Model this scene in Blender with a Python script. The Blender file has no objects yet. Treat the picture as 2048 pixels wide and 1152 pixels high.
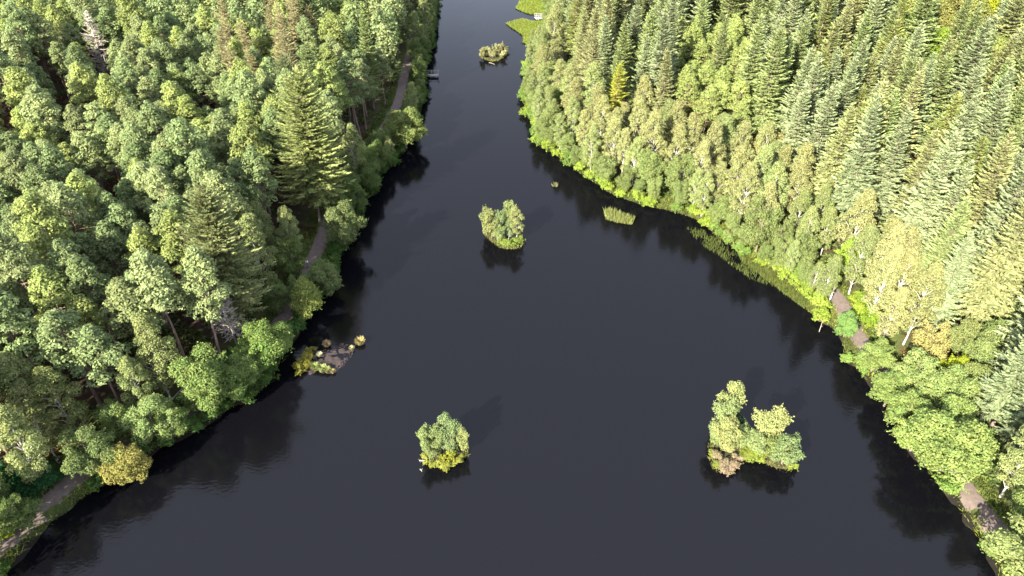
import bpy, math, random
import numpy as np

# ------------------------------------------------------------------ camera, sky, sun, exposure
scene = bpy.context.scene
CAM_H, PITCH, FPX, W, HH = 65.0, math.radians(36.0), 1400.0, 2048.0, 1152.0
cam_data = bpy.data.cameras.new('camera')
cam_data.sensor_width = 36.0
cam_data.lens = 36.0 * FPX / W
cam_data.clip_start = 0.5
cam_data.clip_end = 12000.0
cam = bpy.data.objects.new('camera', cam_data)
cam.location = (0, 0, CAM_H)
cam.rotation_euler = (math.pi / 2 - PITCH, 0, 0)
scene.collection.objects.link(cam)
scene.camera = cam

SUN_ELEV = math.radians(29.0)
SUN_AZ = math.radians(35.0)          # the light travels this far to the right of straight ahead
world = bpy.data.worlds.new('World')
scene.world = world
world.use_nodes = True
wn, wl = world.node_tree.nodes, world.node_tree.links
wn.clear()
sky = wn.new('ShaderNodeTexSky')
sky.sky_type = 'NISHITA'
sky.sun_disc = False
sky.sun_elevation = SUN_ELEV
sky.sun_rotation = math.pi + SUN_AZ
sky.altitude = 200
sky.air_density = 1.0
sky.dust_density = 1.0
sky.ozone_density = 1.0
bg = wn.new('ShaderNodeBackground')
bg.inputs['Strength'].default_value = 0.13
wo = wn.new('ShaderNodeOutputWorld')
veil = wn.new('ShaderNodeMix'); veil.data_type = 'RGBA'      # even thin cloud veiling the whole sky
veil.inputs[0].default_value = 0.80
veil.inputs[7].default_value = (2.35, 2.45, 2.95, 1)
wl.new(sky.outputs[0], veil.inputs[6])
wl.new(veil.outputs[2], bg.inputs['Color'])
wl.new(bg.outputs[0], wo.inputs['Surface'])

sun_data = bpy.data.lights.new('sun', 'SUN')
sun_data.energy = 5.0
sun_data.angle = math.radians(0.6)
sun_data.color = (1.0, 0.92, 0.76)
sun = bpy.data.objects.new('sun', sun_data)
sun.location = (-60, -60, 150)
sun.rotation_euler = (math.pi / 2 - SUN_ELEV, 0, -SUN_AZ)
scene.collection.objects.link(sun)

scene.view_settings.view_transform = 'Standard'
scene.view_settings.look = 'None'
scene.view_settings.gamma = 1.0
scene.view_settings.use_curve_mapping = False
scene.view_settings.exposure = 3.02
scene.cycles.max_bounces = 6
scene.cycles.diffuse_bounces = 3
scene.cycles.glossy_bounces = 2
scene.cycles.transmission_bounces = 3
scene.cycles.transparent_max_bounces = 4

# ------------------------------------------------------------------ helpers
C = scene.collection
rng = np.random.default_rng(7)
R = random.Random(11)
CP, SP = math.cos(PITCH), math.sin(PITCH)

def ray(px, py):
    u, v = (px - W / 2) / FPX, (HH / 2 - py) / FPX
    return np.array([u, CP + v * SP, -SP + v * CP])

def P0(px, py, z=0.0):
    d = ray(px, py)
    t = (z - CAM_H) / d[2]
    return np.array([d[0] * t, d[1] * t])

def project(x, y, z):
    dz = z - CAM_H
    depth = y * CP - dz * SP
    up = y * SP + dz * CP
    if depth < 1: return None
    return W / 2 + FPX * x / depth, HH / 2 - FPX * up / depth, depth

def link(name, data, parent=None):
    o = bpy.data.objects.new(name, data)
    C.objects.link(o)
    if parent is not None: o.parent = parent
    return o

def tag(o, label=None, cat=None, group=None, kind=None):
    if label: o['label'] = label
    if cat: o['category'] = cat
    if group: o['group'] = group
    if kind: o['kind'] = kind
    return o

def mesh_np(name, V, F, mat, smooth=False):
    """V (n,3); F list of arrays (m,k) of equal k"""
    me = bpy.data.meshes.new(name)
    V = np.asarray(V, np.float32)
    me.vertices.add(len(V)); me.vertices.foreach_set('co', V.ravel())
    Fs = [np.asarray(f, np.int32) for f in (F if isinstance(F, list) else [F]) if len(f)]
    nl = sum(f.size for f in Fs); npoly = sum(len(f) for f in Fs)
    me.loops.add(nl); me.polygons.add(npoly)
    me.loops.foreach_set('vertex_index', np.concatenate([f.ravel() for f in Fs]))
    tot = np.concatenate([np.full(len(f), f.shape[1], np.int32) for f in Fs])
    st = np.concatenate([[0], np.cumsum(tot)[:-1]]).astype(np.int32)
    me.polygons.foreach_set('loop_start', st)
    me.polygons.foreach_set('loop_total', tot)
    if smooth: me.polygons.foreach_set('use_smooth', np.ones(npoly, bool))
    me.materials.append(mat)
    me.update(calc_edges=True); me.validate()
    return me

def mesh_quads(name, Q, mat):
    Q = np.asarray(Q, np.float32).reshape(-1, 4, 3)
    return mesh_np(name, Q.reshape(-1, 3), np.arange(len(Q) * 4, dtype=np.int32).reshape(-1, 4), mat)

def unit(v):
    return v / np.maximum(np.linalg.norm(v, axis=-1, keepdims=True), 1e-9)

def leaf_quads(c, n, ln, wd, g):
    """rhombic leaves at c facing n"""
    n = unit(n)
    a = unit(np.cross(n, unit(g.normal(size=n.shape))))
    b = np.cross(n, a)
    ln = np.broadcast_to(ln, (len(c),))[:, None]; wd = np.broadcast_to(wd, (len(c),))[:, None]
    return np.stack([c - a * ln / 2, c - b * wd / 2 + a * ln * .08, c + a * ln / 2, c + b * wd / 2 + a * ln * .08], 1)

def spray_quads(p, d, ln, wd, up, g=None):
    """twigs from p along d, flat side facing up"""
    d = unit(d)
    s = unit(np.cross(d, up))
    ln = np.broadcast_to(ln, (len(p),))[:, None]; wd = np.broadcast_to(wd, (len(p),))[:, None]
    return np.stack([p, p + d * ln * .45 - s * wd / 2, p + d * ln, p + d * ln * .45 + s * wd / 2], 1)

def tube(pts, rad, sides=7):
    pts = np.asarray(pts, float); rad = np.asarray(rad, float)
    n = len(pts)
    t = np.gradient(pts, axis=0); t = unit(t)
    ref = np.where(np.abs(t[:, 2:3]) > .9, np.array([[1., 0, 0]]), np.array([[0, 0, 1.]]))
    a = unit(np.cross(t, ref)); b = np.cross(t, a)
    th = np.linspace(0, 2 * math.pi, sides, endpoint=False)
    V = pts[:, None, :] + rad[:, None, None] * (a[:, None, :] * np.cos(th)[None, :, None] + b[:, None, :] * np.sin(th)[None, :, None])
    i = np.arange(n - 1)[:, None] * sides; j = np.arange(sides)[None, :]; j2 = (j + 1) % sides
    F = np.stack([i + j, i + j2, i + sides + j2, i + sides + j], -1).reshape(-1, 4)
    return V.reshape(-1, 3), F

class Tubes:
    def __init__(s): s.V, s.F, s.n = [], [], 0
    def add(s, pts, rad, sides=6):
        v, f = tube(pts, rad, sides); s.V.append(v); s.F.append(f + s.n); s.n += len(v)
    def box(s, c, size, rz=0.0):
        sx, sy, sz = [k / 2 for k in size]
        v = np.array([[x, y, z] for z in (-sz, sz) for y in (-sy, sy) for x in (-sx, sx)], float)
        ca, sa = math.cos(rz), math.sin(rz)
        v = np.stack([v[:, 0] * ca - v[:, 1] * sa, v[:, 0] * sa + v[:, 1] * ca, v[:, 2]], 1) + np.array(c)
        f = np.array([[0, 2, 3, 1], [4, 5, 7, 6], [0, 1, 5, 4], [2, 6, 7, 3], [0, 4, 6, 2], [1, 3, 7, 5]])
        s.V.append(v); s.F.append(f + s.n); s.n += 8
    def mesh(s, name, mat, smooth=True):
        return mesh_np(name, np.concatenate(s.V), np.concatenate(s.F), mat, smooth)

def vnoise(x, y, seed=0):
    """smooth value noise, about -1..1"""
    x = np.asarray(x, float); y = np.asarray(y, float)
    xi, yi = np.floor(x).astype(np.int64), np.floor(y).astype(np.int64)
    fx, fy = x - xi, y - yi
    fx = fx * fx * (3 - 2 * fx); fy = fy * fy * (3 - 2 * fy)
    def h(a, b):
        k = (a * 374761393 + b * 668265263 + seed * 982451653) & 0x7fffffff
        k = ((k ^ (k >> 13)) * 1274126177) & 0x7fffffff
        return ((k ^ (k >> 16)) & 0xffff) / 32767.5 - 1
    return (h(xi, yi) * (1 - fx) + h(xi + 1, yi) * fx) * (1 - fy) + (h(xi, yi + 1) * (1 - fx) + h(xi + 1, yi + 1) * fx) * fy

def catmull(pts, step=1.0):
    pts = np.asarray(pts, float)
    p = np.vstack([2 * pts[0] - pts[1], pts, 2 * pts[-1] - pts[-2]])
    out = []
    for i in range(1, len(p) - 2):
        n = max(2, int(np.linalg.norm(p[i + 1] - p[i]) / step))
        t = np.linspace(0, 1, n, endpoint=False)[:, None]
        out.append(.5 * ((2 * p[i]) + (-p[i - 1] + p[i + 1]) * t + (2 * p[i - 1] - 5 * p[i] + 4 * p[i + 1] - p[i + 2]) * t ** 2
                         + (-p[i - 1] + 3 * p[i] - 3 * p[i + 1] + p[i + 2]) * t ** 3))
    out.append(pts[-1:])
    return np.vstack(out)

# ------------------------------------------------------------------ materials
def new_mat(name):
    m = bpy.data.materials.new(name); m.use_nodes = True
    m.node_tree.nodes.clear()
    return m, m.node_tree.nodes, m.node_tree.links

def foliage_mat(name, trans=0.28, jitter=0.45, hue=0.03, attr=None):
    m, n, l = new_mat(name)
    oi = n.new('ShaderNodeObjectInfo')
    geo = n.new('ShaderNodeNewGeometry')
    hsv = n.new('ShaderNodeHueSaturation')
    mv = n.new('ShaderNodeMapRange'); mv.inputs['To Min'].default_value = 1 - jitter; mv.inputs['To Max'].default_value = 1 + jitter
    l.new(geo.outputs['Random Per Island'], mv.inputs['Value'])
    tc = n.new('ShaderNodeTexCoord')
    nz = n.new('ShaderNodeTexNoise'); nz.inputs['Scale'].default_value = .55; nz.inputs['Detail'].default_value = 2
    l.new(tc.outputs['Object'], nz.inputs['Vector'])
    mh = n.new('ShaderNodeMapRange'); mh.inputs['From Min'].default_value = .3; mh.inputs['From Max'].default_value = .7
    mh.inputs['To Min'].default_value = .5 - hue; mh.inputs['To Max'].default_value = .5 + hue
    l.new(nz.outputs['Fac'], mh.inputs['Value'])
    l.new(mh.outputs[0], hsv.inputs['Hue']); l.new(mv.outputs[0], hsv.inputs['Value'])
    if attr:
        oi = n.new('ShaderNodeAttribute'); oi.attribute_name = attr
    l.new(oi.outputs['Color'], hsv.inputs['Color'])
    d = n.new('ShaderNodeBsdfDiffuse'); t = n.new('ShaderNodeBsdfTranslucent'); mix = n.new('ShaderNodeMixShader')
    mix.inputs[0].default_value = trans
    l.new(hsv.outputs[0], d.inputs['Color']); l.new(hsv.outputs[0], t.inputs['Color'])
    l.new(d.outputs[0], mix.inputs[1]); l.new(t.outputs[0], mix.inputs[2])
    o = n.new('ShaderNodeOutputMaterial'); l.new(mix.outputs[0], o.inputs['Surface'])
    return m

def noise_mat(name, cols, scale=1.0, rough=.9, bump=.3, detail=6, stretch=None):
    m, n, l = new_mat(name)
    tc = n.new('ShaderNodeTexCoord'); mp = n.new('ShaderNodeMapping')
    if stretch: mp.inputs['Scale'].default_value = stretch
    l.new(tc.outputs['Object'], mp.inputs['Vector'])
    nz = n.new('ShaderNodeTexNoise'); nz.inputs['Scale'].default_value = scale; nz.inputs['Detail'].default_value = detail
    nz.inputs['Roughness'].default_value = .65
    l.new(mp.outputs[0], nz.inputs['Vector'])
    cr = n.new('ShaderNodeValToRGB')
    e = cr.color_ramp.elements
    while len(e) < len(cols): e.new(.5)
    for i, c in enumerate(cols):
        e[i].position = .28 + .44 * i / max(1, len(cols) - 1); e[i].color = (*c, 1)
    l.new(nz.outputs['Fac'], cr.inputs[0])
    b = n.new('ShaderNodeBsdfPrincipled'); b.inputs['Roughness'].default_value = rough
    b.inputs['Specular IOR Level'].default_value = .2
    l.new(cr.outputs[0], b.inputs['Base Color'])
    bp = n.new('ShaderNodeBump'); bp.inputs['Strength'].default_value = bump; bp.inputs['Distance'].default_value = .1
    l.new(nz.outputs['Fac'], bp.inputs['Height']); l.new(bp.outputs[0], b.inputs['Normal'])
    o = n.new('ShaderNodeOutputMaterial'); l.new(b.outputs[0], o.inputs['Surface'])
    return m

M_needle = foliage_mat('needle_foliage', .48, .32, .012)
M_leaf = foliage_mat('leaf_foliage', .50, .32, .016)
M_reed = foliage_mat('reed_blades', .36, .35, .02)
M_mass = foliage_mat('massed_foliage', .42, .38, .012, 'tint')
M_bark = noise_mat('grey_bark', [(.045, .036, .028), (.09, .072, .058), (.14, .115, .092)], 3, .9, .5, stretch=(3, 3, .4))
M_pinebark = noise_mat('pine_bark', [(.065, .044, .033), (.125, .088, .068), (.18, .138, .108)], 2, .9, .5, stretch=(3, 3, .3))
M_birchbark = noise_mat('birch_bark', [(.12, .11, .10), (.30, .285, .26), (.38, .36, .33)], 2.5, .8, .2, stretch=(1, 1, 3))
M_dead = noise_mat('dead_wood', [(.13, .112, .095), (.21, .185, .158), (.28, .25, .215)], 2, .9, .3)
M_path = noise_mat('trodden_gravel', [(.056, .044, .038), (.080, .063, .055), (.104, .083, .073)], 1.6, .95, .25, 9)
M_mud = noise_mat('wet_mud', [(.010, .007, .006), (.022, .016, .014), (.040, .030, .026)], 2.2, .5, .4, 7)
M_soil = noise_mat('island_soil', [(.010, .008, .006), (.018, .016, .009), (.026, .028, .012)], 1.2, .9, .5)
M_rock = noise_mat('pale_rock', [(.08, .066, .058), (.12, .10, .088), (.15, .128, .115)], 1.5, .9, .6)
M_timber = noise_mat('weathered_timber', [(.12, .115, .11), (.19, .183, .175), (.25, .24, .23)], 4, .8, .3, stretch=(.4, 3, 3))
M_paint = noise_mat('white_paint', [(.45, .45, .44), (.55, .55, .53), (.62, .62, .60)], 4, .5, .1)

def ground_mat():
    m, n, l = new_mat('woodland_ground')
    tc = n.new('ShaderNodeTexCoord')
    at = n.new('ShaderNodeAttribute'); at.attribute_name = 'grassy'
    def ramp(scale, cols, seed):
        mp = n.new('ShaderNodeMapping'); mp.inputs['Location'].default_value = (seed, seed, 0)
        l.new(tc.outputs['Object'], mp.inputs['Vector'])
        nz = n.new('ShaderNodeTexNoise'); nz.inputs['Scale'].default_value = scale; nz.inputs['Detail'].default_value = 8
        l.new(mp.outputs[0], nz.inputs['Vector'])
        cr = n.new('ShaderNodeValToRGB'); e = cr.color_ramp.elements
        while len(e) < len(cols): e.new(.5)
        for i, c in enumerate(cols): e[i].position = .3 + .4 * i / (len(cols) - 1); e[i].color = (*c, 1)
        l.new(nz.outputs['Fac'], cr.inputs[0])
        return nz, cr
    n1, floor = ramp(.35, [(.010, .007, .005), (.022, .014, .010), (.034, .021, .014), (.022, .026, .010)], 3)
    n2, grass = ramp(.8, [(.028, .042, .010), (.052, .074, .018), (.072, .094, .022)], 17)
    mx = n.new('ShaderNodeMix'); mx.data_type = 'RGBA'
    l.new(at.outputs['Fac'], mx.inputs[0]); l.new(floor.outputs[0], mx.inputs[6]); l.new(grass.outputs[0], mx.inputs[7])
    b = n.new('ShaderNodeBsdfPrincipled'); b.inputs['Roughness'].default_value = .95; b.inputs['Specular IOR Level'].default_value = .1
    aw = n.new('ShaderNodeAttribute'); aw.attribute_name = 'wet_shade'
    mw = n.new('ShaderNodeMix'); mw.data_type = 'RGBA'; mw.inputs[7].default_value = (.007, .006, .0045, 1)      # peaty mud edge, near black to paint a shadow line too
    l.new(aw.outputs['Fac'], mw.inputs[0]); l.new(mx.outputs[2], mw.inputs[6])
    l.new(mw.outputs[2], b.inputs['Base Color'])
    bp = n.new('ShaderNodeBump'); bp.inputs['Strength'].default_value = .6; bp.inputs['Distance'].default_value = .25
    l.new(n2.outputs['Fac'], bp.inputs['Height']); l.new(bp.outputs[0], b.inputs['Normal'])
    o = n.new('ShaderNodeOutputMaterial'); l.new(b.outputs[0], o.inputs['Surface'])
    return m
M_ground = ground_mat()

def water_mat():
    m, n, l = new_mat('dark_lake_water')
    tc = n.new('ShaderNodeTexCoord')
    def nz(scale, detail, sx=1, sy=1):
        mp = n.new('ShaderNodeMapping'); mp.inputs['Scale'].default_value = (sx, sy, 1)
        l.new(tc.outputs['Object'], mp.inputs['Vector'])
        k = n.new('ShaderNodeTexNoise'); k.inputs['Scale'].default_value = scale; k.inputs['Detail'].default_value = detail
        l.new(mp.outputs[0], k.inputs['Vector']); return k
    rip = nz(1.6, 3, 1, 1.7)
    gust = nz(.02, 4, 1, .5)
    mr = n.new('ShaderNodeMapRange'); mr.inputs['From Min'].default_value = .4; mr.inputs['From Max'].default_value = .65
    mr.inputs['To Min'].default_value = .12; mr.inputs['To Max'].default_value = .30
    l.new(gust.outputs['Fac'], mr.inputs['Value'])
    d = n.new('ShaderNodeBsdfDiffuse'); d.inputs['Color'].default_value = (.0014, .0014, .0021, 1)     # peat-dark body
    gl = n.new('ShaderNodeBsdfGlossy'); gl.inputs['Roughness'].default_value = .09
    fr = n.new('ShaderNodeFresnel'); fr.inputs['IOR'].default_value = 1.065
    ad = n.new('ShaderNodeMath'); ad.operation = 'ADD'; ad.use_clamp = True; ad.inputs[1].default_value = .0185
    mx = n.new('ShaderNodeMixShader')
    bp = n.new('ShaderNodeBump'); bp.inputs['Distance'].default_value = .05
    l.new(mr.outputs[0], bp.inputs['Strength'])
    l.new(rip.outputs['Fac'], bp.inputs['Height'])
    l.new(bp.outputs[0], gl.inputs['Normal']); l.new(bp.outputs[0], fr.inputs['Normal'])
    l.new(fr.outputs[0], ad.inputs[0]); l.new(ad.outputs[0], mx.inputs[0])
    l.new(d.outputs[0], mx.inputs[1]); l.new(gl.outputs[0], mx.inputs[2])
    o = n.new('ShaderNodeOutputMaterial'); l.new(mx.outputs[0], o.inputs['Surface'])
    return m
M_water = water_mat()

# ------------------------------------------------------------------ shoreline, terrain, lake
L_PX = [(-130, 1260), (-20, 1168), (40, 1108), (100, 1045), (165, 992), (235, 955), (305, 905), (385, 862), (450, 822), (505, 785),
        (548, 742), (580, 690), (612, 635), (648, 585), (668, 535), (690, 500), (712, 445), (728, 405), (765, 355), (800, 308), (826, 262),
        (838, 222), (847, 178), (857, 132), (864, 80), (870, 30), (875, -30), (880, -90)]
R_PX = [(1100, -90), (1096, -30), (1094, 30), (1086, 85), (1062, 125), (1050, 165), (1052, 205), (1062, 245), (1078, 285), (1120, 318), (1165, 348),
        (1215, 382), (1262, 404), (1310, 414), (1370, 432), (1410, 452), (1450, 488), (1525, 535), (1600, 592), (1650, 640), (1690, 690),
        (1722, 745), (1768, 805), (1800, 868), (1830, 925), (1885, 985), (1935, 1045), (1975, 1110), (2010, 1190), (2060, 1320)]
left = [P0(*p) for p in L_PX]; right = [P0(*p) for p in R_PX]
left = [np.array([-95, -70.]), np.array([-80, -20.])] + left + [np.array([-24, 520.]), np.array([-40, 720.]), np.array([-30, 900.])]
right = [np.array([70, 900.]), np.array([50, 720.]), np.array([26, 520.])] + right + [np.array([64, -20.]), np.array([75, -70.])]
left = catmull(left, 2.0); right = catmull(right, 2.0)
def ragged(p, seed):
    s = np.concatenate([[0], np.cumsum(np.linalg.norm(np.diff(p, axis=0), axis=1))])
    q = p.copy(); q[:, 0] += .9 * vnoise(s / 5, s * 0, seed) + .5 * vnoise(s / 1.7, s * 0, seed + 1)
    q[:, 1] += .7 * vnoise(s / 4, s * 0, seed + 2)
    return q
left, right = ragged(left, 3), ragged(right, 9)
lake_poly = np.vstack([left, right])

def seg_dist(X, Y, poly):
    d = np.full(X.shape, 1e9)
    for a, b in zip(poly[:-1], poly[1:]):
        ab = b - a; L2 = ab @ ab
        if L2 < 1e-9: continue
        t = np.clip(((X - a[0]) * ab[0] + (Y - a[1]) * ab[1]) / L2, 0, 1)
        d = np.minimum(d, (X - a[0] - t * ab[0]) ** 2 + (Y - a[1] - t * ab[1]) ** 2)
    return np.sqrt(d)

def inside(X, Y, poly):
    c = np.zeros(X.shape, bool)
    a = poly; b = np.roll(poly, -1, 0)
    for (x0, y0), (x1, y1) in zip(a, b):
        if y0 == y1: continue
        m = (y0 > Y) != (y1 > Y)
        c ^= m & (X < (x1 - x0) * (Y - y0) / (y1 - y0) + x0)
    return c

STEP = 1.5
def axis(a, b):
    core = np.arange(a, b + .01, STEP)
    ext = np.cumsum(4 * 1.6 ** np.arange(14))
    return np.concatenate([a - ext[::-1], core, b + ext])
gx, gy = axis(-225, 225), axis(-30, 345)
GX, GY = np.meshgrid(gx, gy)                       # rows y
far = (np.abs(GX) > 700) | (GY > 900) | (GY < -500)
DL = seg_dist(GX, GY, left[::1]); DR = seg_dist(GX, GY, right[::1])
IN = inside(GX, GY, lake_poly)
SD = np.minimum(DL, DR) * np.where(IN, -1, 1)       # land positive
side_right = DR < DL
rise = np.where(side_right, .11, .06) * np.clip(SD - 8, 0, 150) + np.where(side_right, .03, .03) * np.clip(SD - 158, 0, 1500)
HT = np.interp(SD, [-6, -2.5, -.3, .5, 2.5, 6, 12], [-2.2, -1.0, -.18, .28, .6, .75, .9]) + rise
HT += np.clip(SD, 0, 20) / 20 * (.5 * vnoise(GX / 9, GY / 9, 21) + 1.0 * vnoise(GX / 31, GY / 31, 22)) + np.where(SD > 0, .05, 0) * vnoise(GX / 2, GY / 2, 23)

def bil(A, x, y):
    x = np.asarray(x, float); y = np.asarray(y, float)
    i = np.clip(np.searchsorted(gx, x) - 1, 0, len(gx) - 2); j = np.clip(np.searchsorted(gy, y) - 1, 0, len(gy) - 2)
    fx = (x - gx[i]) / (gx[i + 1] - gx[i]); fy = (y - gy[j]) / (gy[j + 1] - gy[j])
    return (A[j, i] * (1 - fx) + A[j, i + 1] * fx) * (1 - fy) + (A[j + 1, i] * (1 - fx) + A[j + 1, i + 1] * fx) * fy
def HZ(x, y): return bil(HT, x, y)
def SDIST(x, y): return bil(SD, x, y)
def isright(x, y): return bil(side_right.astype(float), x, y) > .5

def PG(px, py):
    """the point where the ray through a pixel meets the ground or the water"""
    d = ray(px, py); t = 20.0
    for _ in range(60):
        x, y, z = d[0] * t, d[1] * t, CAM_H + d[2] * t
        e = z - max(0.0, float(HZ(x, y)))
        if abs(e) < .02: break
        t += e / (-d[2] + .15)
    return np.array([d[0] * t, d[1] * t])

# footpaths on both banks
LP = [(-120, 1200), (-20, 1112), (55, 1050), (118, 988), (185, 935), (280, 882), (372, 836), (455, 772), (520, 700), (572, 632), (612, 548), (640, 488),
      (664, 420), (706, 345), (758, 275), (796, 205), (810, 145), (824, 85), (834, 25), (842, -35)]
RP = [(2110, 1200), (2030, 1105), (1958, 1020), (1898, 935), (1838, 850), (1790, 778), (1745, 715), (1706, 662), (1676, 600), (1616, 534), (1560, 462), (1480, 395), (1400, 350),
      (1310, 322), (1240, 285), (1170, 235), (1135, 185), (1120, 130), (1135, 70), (1150, 20), (1155, -30)]
paths = []
for pts in (LP, RP):
    paths.append(catmull([PG(*p) for p in pts], 1.0))
PD = np.minimum(seg_dist(GX, GY, paths[0]), seg_dist(GX, GY, paths[1]))
def PDIST(x, y): return bil(PD, x, y)
# level the ground a little under the paths
for k, pth in enumerate(paths):
    pd = seg_dist(GX, GY, pth)
    w = np.clip(1 - (pd - 1.5) / 2.5, 0, 1)
    HT[:] = np.where(SD > 0, HT * (1 - w) + w * np.clip(HT, .62, 1.05), HT)

nx, ny = len(gx), len(gy)
V = np.stack([GX.ravel(), GY.ravel(), HT.ravel()], 1)
ii = (np.arange(ny - 1)[:, None] * nx + np.arange(nx - 1)[None, :]).ravel()
me = mesh_np('ground', V, np.stack([ii, ii + 1, ii + nx + 1, ii + nx], 1), M_ground, True)
gr = np.clip(1.25 - (SD.ravel() - 3.0) / 7, 0, 1)
gr = np.maximum(gr, np.clip(1 - (PD.ravel() - 1.5) / 3, 0, 1) * .8) * np.clip(.75 + .5 * vnoise(GX.ravel() / 3, GY.ravel() / 3, 31), 0, 1)
wet_shade = np.clip((.75 - SD.ravel()) / .5, 0, 1)  # soaked mud strip that doubles as a painted shadow line at the water
aw = me.attributes.new('wet_shade', 'FLOAT', 'POINT'); aw.data.foreach_set('value', wet_shade.astype(np.float32))
at = me.attributes.new('grassy', 'FLOAT', 'POINT'); at.data.foreach_set('value', gr.astype(np.float32))
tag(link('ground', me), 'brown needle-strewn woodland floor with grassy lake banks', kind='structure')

def ribbon(name, pts, width, mat, off=.06):
    t = unit(np.gradient(pts, axis=0)); nrm = np.stack([-t[:, 1], t[:, 0]], 1)
    s = np.concatenate([[0], np.cumsum(np.linalg.norm(np.diff(pts, axis=0), axis=1))])
    cols = np.linspace(-.5, .5, 7)
    rows = []
    for k, cfrac in enumerate(cols):
        w = width * (1 + .10 * vnoise(s / 3, s * 0 + k, 40) * (abs(cfrac) > .4) + .12 * vnoise(s / 11, s * 0, 41))
        p = pts + nrm * (cfrac * w)[:, None]
        z = HZ(p[:, 0], p[:, 1]) + off * (1 - 1.6 * max(0, abs(cfrac) - .4) / .1 * .5)
        rows.append(np.column_stack([p, z]))
    A = np.stack(rows, 1); n, m = A.shape[:2]
    i = (np.arange(n - 1)[:, None] * m + np.arange(m - 1)[None, :]).ravel()
    return mesh_np(name, A.reshape(-1, 3), np.stack([i, i + 1, i + m + 1, i + m], 1), mat, True)
tag(link('path', ribbon('path', paths[0], 2.5, M_path)), 'pinkish gravel path following the pinewood shore past the railed jetty', kind='structure')
tag(link('path', ribbon('path', paths[1], 2.5, M_path)), 'pale dirt path following the shore below the spruces', kind='structure')

lake_me = mesh_np('lake', np.array([[-4500, -4000, 0], [4500, -4000, 0], [4500, 6000, 0], [-4500, 6000, 0]], float), np.array([[0, 1, 2, 3]]), M_water)
tag(link('lake', lake_me), 'dark still lake water reflecting grey sky', kind='structure')

# ------------------------------------------------------------------ tree builders (a few shapes of each kind, shared by the copies)
def trunk_tubes(g, h, r0, bend=.25, top=1.0, sides=8, n=9):
    z = np.linspace(-.3, h * top, n)
    f = z / h
    off = np.cumsum(g.normal(0, bend / n, (n, 2)), 0)
    off -= off[0]
    pts = np.column_stack([off * (h / 10), z])
    rad = r0 * np.clip(1 - .86 * np.clip(f, 0, 1) ** .9, .06, 1); rad[0] *= 1.35
    T = Tubes(); T.add(pts, rad, sides)
    return T, pts, rad

def at_z(pts, z):
    return np.array([np.interp(z, pts[:, 2], pts[:, 0]), np.interp(z, pts[:, 2], pts[:, 1]), z])

def pad_leaves(g, c, r, flat, n, ln, wd, updir=.25, spread=.55):
    d = unit(g.normal(size=(n, 3))); d[:, 2] = np.where(d[:, 2] < -.35, -d[:, 2], d[:, 2])
    rad = r * g.uniform(.72, 1.05, n)[:, None]
    p = c + d * rad * np.array([1, 1, flat])
    nm = d * np.array([1, 1, 1 / flat]) + np.array([0, 0, updir]) + g.normal(0, spread, (n, 3))
    return leaf_quads(p, nm, ln * g.uniform(.7, 1.3, n), wd * g.uniform(.7, 1.3, n), g)

def make_pine(seed, h=22, crown=.46, r=2.7, pads=46):
    h0 = h
    g = np.random.default_rng(seed)
    T, pts, rad = trunk_tubes(g, h, .24, .28, .97)
    Q = []
    z0 = h * (1 - crown)
    for k in range(pads):
        f = ((k + .5) / pads) ** .85
        z = z0 + (h - z0) * f
        env = r * (np.clip(1.15 * (1 - f) ** .55, 0, 1)) * (.55 + .45 * min(1, f / .18))
        a = k * 2.39996 + g.normal(0, .4)
        q = env * math.sqrt(g.uniform(.12, 1.0))
        base = at_z(pts, z - .25 * q - .2)
        c = at_z(pts, z) + np.array([math.cos(a) * q, math.sin(a) * q, g.normal(0, .25)])
        pr = g.uniform(.66, 1.22) * (1.0 if f < .85 else .75)
        if q > .7:
            mid = (base + c) / 2 + np.array([0, 0, -.12 * q])
            T.add([base, mid, c], [.07, .05, .02], 4)
        Q.append(pad_leaves(g, c, pr, .72, int(74 * pr * pr + 26), .40, .22, .35, .5))
    for k in range(7):                                  # dead snags under the crown
        z = g.uniform(z0 * .62, z0 * 1.02); a = g.uniform(0, 6.28); L = g.uniform(.6, 1.9)
        b = at_z(pts, z); T.add([b, b + np.array([math.cos(a) * L, math.sin(a) * L, g.uniform(-.3, .35)])], [.035, .012], 4)
    return T.mesh('trunk', M_pinebark), mesh_quads('crown', np.concatenate(Q), M_needle)

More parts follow.
